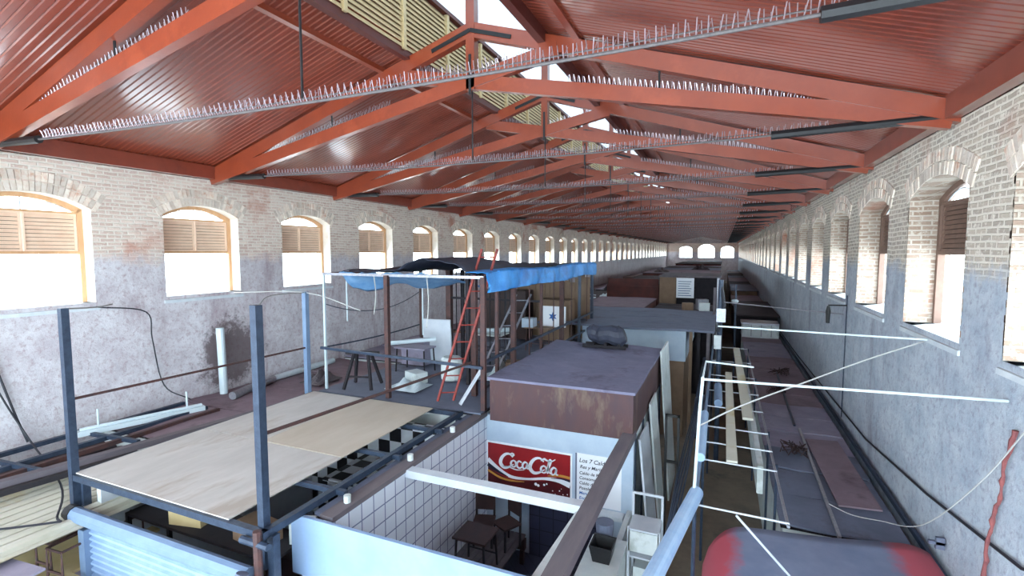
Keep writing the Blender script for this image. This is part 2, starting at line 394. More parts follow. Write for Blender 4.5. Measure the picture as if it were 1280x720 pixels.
# roof: boards run up the slope, ribs as real grooves
MXL, MXR, XM = -5.95, -3.2, -4.575
def zroof(x): return 1.98+(min(x+12.3, 3.15-x)/(6.35))*2.02
def slope(name, xa, xb, y0, y1):
    pr = []; y = y0; p = .115
    while y < y1: pr += [(y, 0), (y+.018, .016), (y+.034, 0)]; y += p
    pr.append((y1, 0)); mb = MB(); n = len(pr)
    za, zb = zroof(xa), zroof(xb)
    mb.add([(xa, yy, za+d) for yy, d in pr]+[(xb, yy, zb+d) for yy, d in pr], [(i, i+1, i+1+n, i+n) for i in range(n-1)])
    mb.add([(xa, y0, za+.12), (xa, y1, za+.12), (xb, y1, zb+.12), (xb, y0, zb+.12)], [(0,1,2,3)])
    return struct(name, mb, M['roof'])
slope('ceiling', -12.75, MXL, Y0, YEND+.6); slope('ceiling', 3.6, MXR, Y0, YEND+.6)
MEND = 52.0
pl = MB()                                             # closed ridge beyond the lantern
pl.add([(MXL, MEND, zroof(MXL)), (XM, MEND, 4.4), (XM, YEND+.6, 4.4), (MXL, YEND+.6, zroof(MXL))], [(0,1,2,3)])
pl.add([(MXR, MEND, zroof(MXR)), (XM, MEND, 4.4), (XM, YEND+.6, 4.4), (MXR, YEND+.6, zroof(MXR))], [(0,1,2,3)])
struct('ceiling', pl, M['roof'])
# eaves plates along both wall heads and curb beams of the lantern
k = 0
for xa, xb, za, zb, mt_ in ((-12.02, -11.80, 1.8, 2.12, 'roof'), (2.72, 2.95, 1.8, 2.12, 'roof'), (MXL-.14, MXL, 3.86, 4.02, 'darkred'), (MXR, MXR+.14, 3.74, 4.0, 'darkred'), (-6.72, -6.6, 3.70, 3.80, 'beam'), (-2.55, -2.43, 3.70, 3.80, 'beam')):
    k += 1; struct('trim_%d' % k, MB().box(xa, xb, Y0, YEND, za, zb), M[mt_])
# wall heads closing the gap up to the boards
struct('trim_7', MB().box(XL-TH, XL, Y0, YEND, 1.79, 1.92), M['beam']); struct('trim_8', MB().box(XR, XR+TH, Y0, YEND, 1.79, 1.92), M['beam'])
# lantern: louvred sides and translucent gable
def lantern_side(name, x, s):
    root = thing(name, (x, Y0, 4.0), 'cream louvred side of the roof lantern, on the %s of the ridge' % ('left' if s < 0 else 'right'), 'louvre')
    sl = MB(); y = Y0
    for k in range(13): sl.obox((x, (Y0+MEND)/2, 4.05+k*.098), (.088, MEND-Y0, .012), 0, -s*math.radians(66))
    sl.build('slats', M['louvre'], root); MB().box(x+s*.05-.008, x+s*.05+.008, Y0, MEND, 4.0, 5.36).build('gap_shade_board', M['tan'], root)  # brown board added behind the louvres to paint the gaps as shade
    y = 1.76
    while y < MEND: MB().box(x-.05, x+.05, y-.045, y+.045, 3.98, 5.38).build('post', M['louvre'], root); y += 1.68
    MB().box(x-.07, x+.07, Y0, MEND, 5.33, 5.42).build('top_rail', M['darkred'], root)
lantern_side('lantern_louvre', MXL, -1); lantern_side('lantern_louvre', MXR, 1)
for s, nm in ((-1, 'left'), (1, 'right')):
    mb = MB(); y = Y0; pr = []; xe = XM+s*1.62
    nn = 9; pts = []
    for i in range(nn*4+1):
        u = i/(nn*4); d = .03*(1 if (i % 4) in (1, 2) else 0); pts.append((XM+(xe-XM)*u, 5.86-.46*u+d))
    n = len(pts); mb.add([(x, yy, z) for yy in (Y0, MEND) for x, z in pts], [(i, i+1, i+1+n, i+n) for i in range(n-1)])
    struct('ceiling', mb, M['milk'])

# ------------------------------------------------------------------ trusses
def spikes(mb, a, b_, pitch=.045, ln=.11, nrm=(0,0,1), r=.0032, seed=1, spread=.6):
    rng = random.Random(seed); a = Vector(a); b_ = Vector(b_); d = b_-a; L = d.length; d.normalize(); up = Vector(nrm); side = d.cross(up).normalized()
    n = int(L/pitch)
    for i in range(n):
        p = a+(b_-a)*((i+.5)/n)
        for k in ((-1,), (1,)) if i % 2 else ((0,),):
            q = p+(up+side*k[0]*spread*.6+d*(rng.uniform(-.1, .1)+(.12 if i % 2 else -.08))).normalized()*ln*rng.uniform(.82, 1.08)
            w = r; V = [p+side*w, p-side*w*.5+d*w, p-side*w*.5-d*w, q+side*w, q-side*w*.5+d*w, q-side*w*.5-d*w]
            mb.add(V, [(0,1,4,3), (1,2,5,4), (2,0,3,5), (3,4,5)])
AP = 4.22           # apex axis height of the rafters
def make_truss(y, label, group=None, full=2):
    r = thing('roof_truss', (-4.575, y, 1.8), label, 'truss', group)
    for s in (-1, 1):
        f = lambda dx, z: (XM+s*dx, y, z)
        MB().bar(f(7.55, 1.86), f(0, AP), .16, .27).build('rafter', M['beam'], r)
        MB().bar((XM+s*7.4, y+s*.02, 1.80), (XM-s*1.75, y+s*.02, 3.60), .14, .26).build('bottom_chord', M['beam'], r)
        MB().tube([f(3.5, 2.72-.2), f(3.5, 3.05)], .018, 6).build('hanger_rod', M['black'], r)
    MB().box(XM-.09, XM+.09, y-.09, y+.09, 3.1, 5.78).build('king_post', M['beam'], r)
    st = MB()
    for s in (-1, 1): st.bar((XM, y-.095, AP-.02), (XM+s*.85, y-.095, AP-.02-.85*.313), .012, .075)
    st.bar((XM, y-.1, 3.0), (XM, y-.1, 3.75), .05, .012, (0,1,0)); st.build('strap', M['black'], r)
    MB().tube([(XM, y, 3.15), (XM, y, 1.78)], .016, 6).build('tie_hanger', M['black'], r)
    if full:
        sp = MB()
        for s in (-1, 1):
            a = (XM+s*6.4, y+s*.02, 2.0+.14); b_ = (XM+s*1.9, y+s*.02, 2.0+.14+(4.5*.1965))
            spikes(sp, (XM-s*1.55, y+s*.02, 3.56+.13), (XM-s*.15, y+s*.02, 3.28+.13), .05, .12, r=.0045, seed=3)
            spikes(sp, a, b_, .045 if full > 1 else .09, .13, r=.0048 if full > 1 else .008, seed=int(y))
        tag(sp.build('bird_spikes', M['spike'], r), kind='stuff')
    return r
def make_tie(y, label, group=None, full=2):
    r = thing('tie_cable', (-4.575, y, 1.7), label, 'cable', group)
    f = lambda x: 1.85-.13*(1-((x-XM)/7.4)**2)
    pts = [(x, y, f(x)) for x in [-11.95+14.8*i/24 for i in range(25)]]
    MB().tube(pts, .017, 6).build('cable', M['cablegrey'], r)
    MB().tube([(p[0], p[1], p[2]+.05) for p in pts[3:22]], .008, 4).build('wire', M['cablegrey'], r)
    a, b_ = (-11.95, -10.2), (.62, 2.87)
    for u, v in (a, b_):
        MB().tube([(u, y, f(u)), (v, y, f(v))], .065, 8).build('sleeve', M['black'], r)
    if full:
        sp = MB(); n = 12
        for i in range(n):
            x0, x1 = -10.1+(11.5)*i/n, -10.1+(11.5)*(i+1)/n
            spikes(sp, (x0, y, f(x0)+.01), (x1, y, f(x1)+.01), .045 if full > 1 else .09, .135, r=.0048 if full > 1 else .008, seed=i+int(y), spread=.8)
        tag(sp.build('bird_spikes', M['spike'], r), kind='stuff')
    return r
TY = [4.5+4.27*k for k in range(-2, 27)]
TY = [y for y in TY if y < YEND-1]
names = {4.5: 'nearest', 8.77: 'second nearest', 13.04: 'third nearest', 17.31: 'fourth nearest'}
far_t = far_c = None
for y in TY:
    nm = names.get(round(y, 2))
    if y < 0: lab = 'red scissor truss overhead behind the nearest one, against the hall entrance'
    if nm:
        make_truss(y, 'red painted scissor roof truss, %s of the row along the hall' % nm)
        make_tie(y, 'spiked steel tie cable with black end sleeves, %s of those spanning the hall' % nm)
    elif y > 0:
        if far_t is None:
            far_t = make_truss(y, 'red painted scissor roof truss beyond the fourth, one of the receding row', 'distant roof trusses', 1)
            far_c = make_tie(y, 'spiked steel tie cable beyond the fourth, one of the receding row', 'distant tie cables', 1)
            yy = y
        else:
            for p in (far_t, far_c): c = copy_tree(p); c.location.y += y-yy
# ================================================================== centre: the open stall with the drink sign
SX0, SX1, SY0, SY1 = -4.6, -1.48, 4.7, 9.4
t = thing('market_stall', (-3.0, 7.0, ZF), 'open-topped white tiled market stall with a drink sign on its back wall', 'stall')
MB().box(SX0-.14, SX0, SY0, SY1, ZF, -3.52).build('tiled_wall', M['tile'], t)
MB().box(SX0, SX1, SY1, SY1+.12, ZF, -3.5).build('back_wall', M['whiteboard'], t)
MB().box(-3.6, -2.0, SY1-.03, SY1, ZF, -5.20).build('lower_blocks', M['darktile'], t)
MB().box(SX0, SX1-.15, SY1-.22, SY1, -5.16, -5.08).build('ledge', M['sill'], t)
MB().box(SX1-.10, SX1, SY0, SY1, ZF, -5.0).build('side_wall', M['offwhite'], t)
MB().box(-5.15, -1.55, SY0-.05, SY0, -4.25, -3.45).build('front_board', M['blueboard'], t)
MB().box(-5.05, -1.6, SY0+.01, SY0+.1, ZF, -4.2).build('front_wall', M['tile'], t)
MB().box(SX0-.05, SX1-.05, 6.42, 6.60, -3.62, -3.50).build('cross_beam', M['white'], t)
MB().bar((-1.54, 4.3, -3.42), (-1.54, 9.35, -3.46), .22, .14).build('timber_rail', M['wood'], t)
MB().bar((-1.79, 4.7, -3.60), (-1.70, 6.5, -3.60), .14, .05).build('white_rail', M['offwhite'], t)
MB().box(SX0-.20, SX0+.02, SY0+.1, SY1, -3.53, -3.46).build('wall_cap', M['wood'], t)
MB().box(SX0, SX1, SY0, SY1, ZF, ZF+.02).build('stall_floor', M['darktile'], t)
for yy in (5.2, 6.7, 8.1): MB().tube([(SX0-.09, yy, -3.46), (SX0-.09, yy, -3.36)], .05, 10).build('rail_bracket', M['offwhite'], t)

# wooden platform, counter, furniture
t = thing('platform', (-4.0, 8.0, ZF), 'worn plank platform inside the open tiled stall', 'platform')
mb = MB(); y = 6.9
x = -4.58
while x < -3.6: mb.box(x, x+.11, 6.9, 9.15, -5.86, -5.82); x += .125
mb.build('planks', M['plank'], t)
MB().box(-4.55, -3.56, 6.92, 7.0, -6.08, -5.86).box(-4.55, -3.56, 9.0, 9.1, -6.08, -5.86).build('edge_board', M['brownwood'], t)
for a in (-4.5, -3.66):
    for b_ in (6.98, 9.02): MB().box(a, a+.08, b_-.04, b_+.04, ZF+.02, -6.08).build('leg', M['brownwood'], t)
def table(loc, w, d, h, label, top='brownwood', cat='table', name='table', lean=0, leg='dark', group=None):
    x, y, z = loc; t = thing(name, loc, label, cat, group)
    MB().box(x-w/2, x+w/2, y-d/2, y+d/2, z+h-.04, z+h).build('table_top', M[top], t)
    for a in (-1, 1):
        for b_ in (-1, 1): MB().bar((x+a*(w/2-.03), y+b_*(d/2-.03), z), (x+a*(w/2-.06), y+b_*(d/2-.06), z+h-.04), .03, .03, (0,1,0)).build('leg', M[leg], t)
    for b_ in (-1, 1): MB().box(x-w/2+.05, x+w/2-.05, y+b_*(d/2-.04)-.01, y+b_*(d/2-.04)+.01, z+h*.3, z+h*.3+.02).build('stretcher', M[leg], t)
    return t
table((-4.02, 7.75, -5.82), .66, .60, .70, 'small dark square table standing on the plank platform in the open stall', 'brownwood')
def chair(loc, label, rz):
    x, y, z = loc; t = thing('chair', loc, label, 'chair'); c, s_ = math.cos(rz), math.sin(rz)
    f = lambda a, b_, h: (x+a*c-b_*s_, y+a*s_+b_*c, z+h)
    MB().obox(f(0,0,.45), (.42,.42,.04), 0, 0, rz).build('seat', M['brownwood'], t)
    MB().obox(f(0,.20,.76), (.40,.03,.34), 0, 0, rz).build('backrest', M['brownwood'], t)
    for a in (-.18, .18):
        MB().bar(f(a,-.18,0), f(a,-.18,.44), .035, .035, (0,1,0)).build('leg', M['dark'], t)
        MB().bar(f(a,.19,0), f(a,.21,.93), .035, .035, (0,1,0)).build('leg', M['dark'], t)
chair((-4.25, 8.55, -5.82), 'dark wooden chair behind the small table, by the tiled wall', .3)
chair((-3.80, 8.65, -5.82), 'dark wooden chair at the platform edge under the drink sign', -.5)
t = thing('counter', (-4.25, 6.4, ZF), 'white counter with a grey top against the tiled wall inside the open stall', 'counter')
MB().box(-4.58, -3.85, 5.75, 6.85, ZF+.02, -5.10).build('cabinet', M['white'], t)
MB().box(-4.59, -3.82, 5.72, 6.88, -5.10, -5.05).build('worktop', M['slate'], t)
# low counter on the aisle side, and the things on it
t = thing('counter', (-1.42, 7.0, ZF), 'low pale counter along the aisle side of the open stall', 'counter')
MB().box(-1.47, -1.36, 5.0, 8.0, ZF, -4.88).build('cabinet', M['offwhite'], t); MB().box(-1.92, -1.34, 4.95, 8.05, -4.88, -4.83).build('worktop', M['offwhite'], t)
t = thing('tub', (-1.38, 7.3, -4.83), 'black plastic tub standing on the low pale counter', 'tub')
mb = MB(); q = lambda s_, z: [(-1.62+a*s_, 7.45+b_*s_*1.1, z) for a, b_ in ((-1,-1),(1,-1),(1,1),(-1,1))]
mb.add(q(.13,-4.83)+q(.18,-4.56)+q(.16,-4.56)+q(.115,-4.81), [(0,3,2,1)]+[(i,(i+1)%4,(i+1)%4+4,i+4) for i in range(4)]+[(i+4,(i+1)%4+4,(i+1)%4+8,i+8) for i in range(4)]+[(i+8,(i+1)%4+8,(i+1)%4+12,i+12) for i in range(4)]+[(12,13,14,15)])
mb.build('tub_body', M['black'], t)
one('basin', MB().tube([(-1.68, 7.85, -4.83), (-1.68, 7.85, -4.78), (-1.68, 7.85, -4.45)], [.11, .13, .15], 16), M['slate'], 'grey rounded basin behind the black tub on the low counter', 'basin')
# white metal rack in the aisle
t = thing('rack', (-.70, 8.5, ZF), 'tall white metal rack with shelves standing in the aisle beside the menu wall', 'rack')
x0, x1, y0, y1 = -.92, -.40, 8.25, 8.75; x0 -= .38; x1 -= .38
x0, x1 = -1.36, -.86
for a in (x0, x1):
    MB().box(a-.02, a+.02, y1-.04, y1, ZF, -4.28).build('post', M['white'], t); MB().box(a-.02, a+.02, y0, y0+.04, ZF, -4.68).build('post', M['white'], t)
MB().box(x0, x1, y1-.03, y1, -4.31, -4.27).build('top_bar', M['white'], t)
for z in (-4.70, -5.18, -5.66, -6.14): MB().box(x0, x1, y0, y1, z-.03, z).build('shelf', M['white'], t)
MB().box(x0, x1, y0+.0, y0+.02, -5.10, -4.74).build('front_panel', M['offwhite'], t)
one('carton', MB().box(x0+.08, x1-.1, y0+.06, y1-.08, -5.66, -5.40), M['offwhite'], 'pale carton on the middle shelf of the white rack', 'box')
one('canister', MB().tube([(x0+.2, y0+.2, -6.14), (x0+.2, y0+.2, -5.86), (x0+.2, y0+.2, -5.8)], [.1, .1, .04], 12), M['slate'], 'dark grey canister on the low shelf of the white rack', 'canister')

# ---- drink sign
def uvf(x0, x1, z1, z0, y): return lambda u, v, w=0: (x0+(x1-x0)*u, y-w, z1+(z0-z1)*v)
t = thing('drink_sign', (-3.64, SY1, -5.03), 'red soft drink sign with white script and waves on the stall back wall', 'sign')
F_ = uvf(-4.56, -2.72, -4.10, -5.03, SY1)
def slab(poly, w0, w1): return MB().prism(poly, lambda u, v, w: F_(u, v, w), w0, w1)
MB().prism([(-.02,-.04),(1.02,-.04),(1.02,1.04),(-.02,1.04)], lambda u, v, w: F_(u, v, w), .002, .02).build('sign_frame', M['signwhite'], t)
slab([(0,0),(1,0),(1,1),(0,1)], .02, .024).build('sign_panel', M['signred'], t)
def ribbon(pts, ws, w0, w1, asp=1.98):
    P = wirepts([(u*asp, v, 0) for u, v in pts], 6); n = len(P); mb = MB(); L = []; R_ = []
    for i, p in enumerate(P):
        d = (P[min(i+1,n-1)]-P[max(i-1,0)]).normalized(); tt = i/(n-1)*(len(ws)-1); k = min(int(tt), len(ws)-2); h = (ws[k]+(ws[k+1]-ws[k])*(tt-k))/2
        L.append(((p.x-d.y*h)/asp, p.y+d.x*h)); R_.append(((p.x+d.y*h)/asp, p.y-d.x*h))
    for i in range(n-1): mb.prism([L[i], L[i+1], R_[i+1], R_[i]], lambda u, v, w: F_(u, v, w), w0, w1)
    return mb
low = [(0,.56),(.12,.70),(.28,.80),(.45,.76),(.65,.70),(.82,.62),(1,.60),(1,1),(0,1)]
slab(low, .024, .026).build('lower_field', M['signdark'], t)
ribbon([(0,.40),(.14,.60),(.3,.72),(.5,.70),(.7,.62),(.86,.60),(1,.66)], [.10,.10,.07,.05,.06,.10,.14], .027, .029).build('white_wave', M['signwhite'], t)
ribbon([(0,.52),(.12,.64),(.26,.735)], [.09,.07,.01], .030, .031).build('black_wave', M['ink'], t)
ribbon([(0,.66),(.15,.78),(.3,.81),(.46,.78)], [.05,.05,.04,.01], .030, .032).build('gold_wave', M['signgold'], t)
ribbon([(.74,.54),(.88,.49),(1,.50)], [.01,.05,.06], .030, .032).build('gold_wave', M['signgold'], t)
ribbon([(.78,.58),(.9,.55),(1,.57)], [.01,.03,.05], .031, .033).build('black_wave', M['ink'], t)
sc = MB()
def letter(pts, ws):
    sc.v and None; r = ribbon(pts, ws, .034, .038); sc.add(r.v, r.f)
W_ = [.02,.055,.03]
def S(ox, oy, s_, pts): return [(ox+u*s_*.5, oy+v*s_) for u, v in pts]
Cc = [(1.0,.18),(.75,.0),(.42,.08),(.15,.4),(.1,.75),(.35,.98),(.7,.9),(1.05,.66)]
oo = [(.55,.05),(.2,.3),(.15,.75),(.5,.98),(.85,.7),(.8,.25),(.5,.08)]
ca = [(.85,.2),(.5,.05),(.2,.4),(.25,.85),(.6,.98),(1.0,.7)]
aa = [(.85,.15),(.5,.05),(.18,.45),(.3,.92),(.65,.8),(.85,.2),(.82,.8),(1.1,.85)]
ll = [(.3,1.0),(.35,.4),(.75,-.7),(.55,-.9),(.4,-.3),(.4,.6),(.75,.95)]
letter(S(.15,.19,.34,Cc), [.03,.05,.075,.09,.06,.02]); letter([(.30,.24),(.33,.20),(.31,.17),(.27,.20)], [.03,.05,.02])
letter(S(.285,.31,.17,oo), [.03,.05,.03,.05,.03]); letter(S(.355,.31,.17,ca), [.03,.05,.03]); letter(S(.425,.31,.17,aa), [.03,.05,.03,.04,.03])
letter([(.505,.385),(.535,.375)], [.03,.03])
letter(S(.515,.17,.36,Cc), [.03,.05,.075,.09,.06,.02]); letter([(.66,.22),(.70,.17),(.73,.19),(.78,.20),(.83,.14)], [.02,.05,.04,.03,.02])
letter(S(.65,.31,.18,oo), [.03,.05,.03,.05,.03]); letter(S(.715,.32,.17,ll), [.03,.05,.03,.04,.03]); letter(S(.765,.32,.18,aa), [.03,.05,.03,.04,.03])
letter([(.17,.52),(.25,.49),(.36,.53),(.46,.50)], [.01,.025,.01])
sc.build('script_lettering', M['signwhite'], t)
bb = MB(); rng = random.Random(5)
for u, v, r in [(.60,.78,.035),(.63,.80,.03),(.70,.76,.025),(.73,.73,.02),(.80,.86,.012),(.88,.83,.014),(.92,.9,.012),(.86,.95,.015),(.94,.97,.02),(.9,.78,.01),(.97,.88,.012),(.83,.92,.008)]:
    bb.prism([(u+r*math.cos(a)/1.98, v+r*math.sin(a)) for a in [2*PI*k/10 for k in range(10)]], lambda u, v, w: F_(u, v, w), .030, .033)
bb.build('bubbles', M['signwhite'], t)
# ---- menu board
t = thing('menu_board', (-2.2, SY1, -5.03), 'white hand-lettered menu board right of the red drink sign', 'sign')
F_ = uvf(-2.62, -1.70, -4.02, -5.05, SY1)
slab([(0,0),(1,0),(1,1),(0,1)], .002, .012).build('board', M['signwhite'], t)
slab([(0,0),(.035,0),(.035,1),(0,1)], .012, .016).build('dark_edge', M['slate'], t)
def text(s_, u, v, size, mat, parent, shear=.25):
    cu = bpy.data.curves.new('lettering', 'FONT'); cu.body = s_; cu.size = size; cu.shear = shear; cu.extrude = .001; cu.offset = .001
    o = bpy.data.objects.new('lettering', cu); dg = None
    C.objects.link(o); bpy.context.view_layer.update(); me = bpy.data.meshes.new_from_object(o.evaluated_get(bpy.context.evaluated_depsgraph_get()))
    bpy.data.objects.remove(o)
    me.materials.clear(); me.materials.append(M[mat]); n = bpy.data.objects.new('lettering', me); C.objects.link(n); n.parent = parent
    p = Vector(F_(u, v, .018)); n.location = p+Vector((0,0,H))-wloc(parent); n.rotation_euler = (PI/2, 0, 0); return n
text('Los 7 Caldos', .08, .17, .118, 'ink', t)
text('Res y Mariscos', .10, .29, .095, 'ink', t)
for i, s_ in enumerate(['Caldo de Res', 'Consome', 'Caldo de Pollo', 'Pozole con Tost', 'Menudo', 'Enchiladas']): text(s_, .09, .41+.1*i, .085, 'ink' if i < 4 else 'blueink', t, .15)

# ================================================================== the sheet metal loft box behind it
t = thing('loft_box', (-2.95, 11.3, -3.6), 'large rust stained sheet metal box with lavender top above the drink sign', 'box')
MB().box(-4.4, -1.46, 9.15, 13.7, -3.52, -2.66).build('side_sheets', M['rustbox'], t)
mb = MB()
mb.sheet(lambda u, v: (-4.44+3.02*u, 9.1+4.65*v, -2.60+.02*math.sin(u*9+v*5)*math.sin(v*11)), 16, 22, .05); mb.build('top_sheet', M['boxtop'], t)
t = thing('market_stall', (-2.95, 11.5, ZF), 'white stall under the rust stained box, with panelled aisle side', 'stall')
MB().box(-4.6, -1.5, 9.55, 13.8, ZF, -3.53).build('wall_panels', M['offwhite'], t)
mb = MB()
for a in (9.6, 10.6, 11.6, 12.6, 13.6): mb.box(-1.5, -1.46, a-.03, a+.03, ZF, -3.55)
mb.build('posts', M['darksteel'], t)
# leaning panels in the aisle beside it
for i, (y0_, y1_, zt_, m_, lab) in enumerate([(12.9, 14.6, -2.55, 'offwhite', 'tall off white door panel leaning on the aisle corner of the rusty box'),
        (11.0, 12.0, -3.35, 'offwhite', 'off white door panel leaning mid way along the rusty box'), (9.6, 10.7, -3.65, 'white', 'pale panel leaning on the white stall, nearest the menu wall')]):
    mb = MB(); mb.add([(-1.42, y0_, zt_), (-1.42, y1_, zt_), (-1.15, y1_, ZF), (-1.15, y0_, ZF), (-1.38, y0_, zt_), (-1.38, y1_, zt_), (-1.11, y1_, ZF), (-1.11, y0_, ZF)], [(0,1,2,3),(4,7,6,5),(0,4,5,1),(1,5,6,2),(2,6,7,3),(3,7,4,0)])
    one('door_panel', mb, M[m_], lab, 'panel')
t = thing('meter_frame', (-1.2, 10.2, ZF), 'thin black steel frame standing against the leaning panels beside the rusty box', 'frame')
MB().box(-1.05, -1.0, 10.75, 10.8, ZF, -3.45).build('upright', M['black'], t); MB().box(-.80, -.75, 10.75, 10.8, ZF, -3.45).build('upright', M['black'], t)
MB().box(-1.05, -.75, 10.75, 10.8, -3.5, -3.45).box(-1.05, -.75, 10.75, 10.8, -4.5, -4.45).build('crossbar', M['black'], t)
# covered motor on top of the box
t = thing('motor', (-2.9, 13.2, -2.58), 'dark tarp wrapped motor lying on the lavender box top', 'motor')
mb = MB(); rng = random.Random(2); N = 18
pts = []
mb.tube([(-3.35+1.0*i/8, 13.15+.02*math.sin(i), -2.24+.03*math.sin(i*1.7)) for i in range(9)], [.16,.24,.22,.26,.23,.25,.27,.29,.18], 12)
mb.build('wrapped_body', M['darktarp'], t)
mb = MB(); mb.box(-3.45, -2.3, 12.95, 13.02, -2.58, -2.50).box(-3.45, -2.3, 13.3, 13.37, -2.58, -2.50)
for a in (-3.2, -2.85, -2.5): mb.box(a, a+.06, 12.9, 13.4, -2.52, -2.44)
mb.build('skid', M['dark'], t)

# ================================================================== steel deck with plywood, left of the open stall
DZ = -3.40
t = thing('steel_deck', (-7.0, 6.5, ZF), 'dark blue steel frame deck with tall corner posts left of the open tiled stall', 'deck')
fr = [((-8.95,4.1,DZ),(-4.95,4.1,DZ)), ((-8.95,4.1,DZ),(-8.95,8.9,DZ)), ((-5.0,4.1,DZ),(-5.0,9.0,DZ)), ((-8.95,8.9,DZ),(-4.95,8.9,DZ))]
for a, b_ in fr: MB().bar(a, b_, .09, .09).build('edge_beam', M['darksteel'], t)
for y in (5.3, 6.6, 7.9): MB().bar((-8.9, y, DZ-.04), (-4.80, y+.0, DZ+.0), .07, .07).build('joist', M['darksteel'], t)
MB().bar((-4.86, 4.85, DZ-.10), (-4.86, 9.2, DZ-.10), .16, .05).build('gutter', M['slate'], t)
for x, y, zt_, m_, w_ in ((-8.96, 4.1, -.84, 'darksteel', .10), (-5.1, 4.2, -.64, 'darksteel', .10), (-9.05, 8.8, -.95, 'hood', .11)):
    MB().box(x-w_/2, x+w_/2, y-w_/2, y+w_/2, DZ if x > -9.3 and y > 5 else -3.9, zt_).build('post', M[m_], t)
for x, y in ((-8.9, 4.2), (-4.95, 4.2), (-8.9, 8.8), (-4.95, 8.8)): MB().box(x-.05, x+.05, y-.05, y+.05, ZF, DZ-.04).build('leg', M['darksteel'], t)
MB().tube([(-8.96, 4.12, -2.22), (-9.05, 8.8, -2.28)], .022, 6).build('rail', M['brownsteel'], t)
MB().tube([(-5.1, 4.2, -2.22), (-4.75, 9.0, -2.30)], .024, 6).build('rail', M['brownsteel'], t)
for (a, b_, y0_, y1_, m_, lab, z) in ((-8.92, -5.6, 4.1, 6.1, 'ply', 'wide pale weathered plywood sheet at the front of the steel deck', 0), (-8.92, -7.42, 6.12, 8.85, 'ply', 'pale plywood sheet at the back left of the steel deck', .0),
                               (-7.40, -5.60, 6.12, 8.85, 'ply2', 'warm toned plywood sheet at the back right of the steel deck', .004)):
    one('plywood_sheet', MB().box(a, b_, y0_, y1_, DZ+.047+z, DZ+.065+z), M[m_], lab, 'board')
# what is below the open strip of the deck
t = thing('market_stall', (-6.0, 6.4, ZF), 'dim stall under the steel deck with a black and white checked wall', 'stall')
MB().box(-8.8, -5.05, 8.5, 8.6, ZF, -3.6).build('checked_wall', M['check'], t)
MB().box(-8.8, -8.7, 4.3, 8.5, ZF, -3.6).build('side_wall', M['white'], t)
MB().box(-6.9, -4.98, 7.0, 8.45, -4.35, -4.3).build('checked_shelf', M['check'], t)
one('shelf_unit', MB().box(-6.4, -5.3, 4.9, 6.6, ZF, -5.0).box(-6.2, -5.4, 5.1, 6.4, -5.0, -4.5), M['brownwood'], 'dark brown cupboard seen through the gap beside the plywood deck', 'cupboard')
one('carton', MB().obox((-7.2, 4.75, -3.85), (.55, .4, .35), 0, 0, .2), M['yellow'], 'yellowed carton tucked under the front edge of the deck', 'box')
one('storage_shelf', MB().box(-8.4, -5.3, 4.45, 5.1, -4.07, -4.03).box(-8.4,-8.34,4.45,4.51,ZF,-4.07).box(-5.36,-5.3,4.45,4.51,ZF,-4.07).box(-8.4,-8.34,5.04,5.1,ZF,-4.07).box(-5.36,-5.3,5.04,5.1,ZF,-4.07), M['dark'], 'dark shelf just under the front edge of the steel deck', 'shelf')
one('carton', MB().obox((-5.9, 4.75, -3.9), (.6, .35, .25), 0, 0, -.1), M['tan'], 'brown carton under the right end of the deck front edge', 'box')
one('lantern_box', MB().obox((-5.3, 5.0, -3.9), (.3, .25, .3), 0, 0, .4), M['offwhite'], 'small pale box under the deck beside the right front post', 'box')

# roller shutter below the deck edge
t = thing('roller_shutter', (-6.7, 3.95, ZF), 'blue grey roller shutter with a rounded hood below the steel deck', 'shutter')
mb = MB(); z = -3.91; pr = []
while z > ZF+.05: pr += [(0, z), (-.035, z-.02), (-.035, z-.05), (0, z-.07)]; z -= .092
V = [(x, 3.95+d, zz) for x in (-8.3, -5.05) for d, zz in pr]; n = len(pr)
mb.add(V, [(i, i+1, i+1+n, i+n) for i in range(n-1)]); mb.build('curtain', M['shutter'], t)
hood = [(3.86,-3.92),(3.83,-3.88),(3.83,-3.81),(3.87,-3.75),(3.93,-3.73),(3.99,-3.75),(4.03,-3.80),(4.03,-3.92)]
MB().prism(hood, lambda u, v, w: (w, u, v), -8.62, -5.05).build('hood', M['hood'], t)
MB().prism([(y+(y-3.93)*.1, z+(z+3.88)*.1) for y, z in hood], lambda u, v, w: (w, u, v), -8.76, -8.62).build('end_cap', M['black'], t)
MB().box(-8.42, -8.28, 3.85, 4.0, ZF, -3.98).build('guide_rail', M['hood'], t); MB().box(-5.08, -4.98, 3.85, 4.0, ZF, -3.98).build('guide_rail', M['hood'], t)
t = thing('lamp_bracket', (-5.0, 3.9, -4.4), 'dark pipe bracket with a small grey horn beside the shutter, under the near post', 'bracket')
MB().tube([(-4.98, 4.0, -3.3), (-4.98, 4.0, -5.2)], .05, 8).build('pipe', M['brownsteel'], t)
MB().tube([(-5.02, 3.82, -3.72), (-5.05, 3.72, -3.98)], [.07, .11], 12).build('horn', M['slate'], t)
MB().tube([(-5.25, 4.0, -3.46), (-4.8, 4.0, -3.46)], .045, 8).build('collar', M['darksteel'], t)
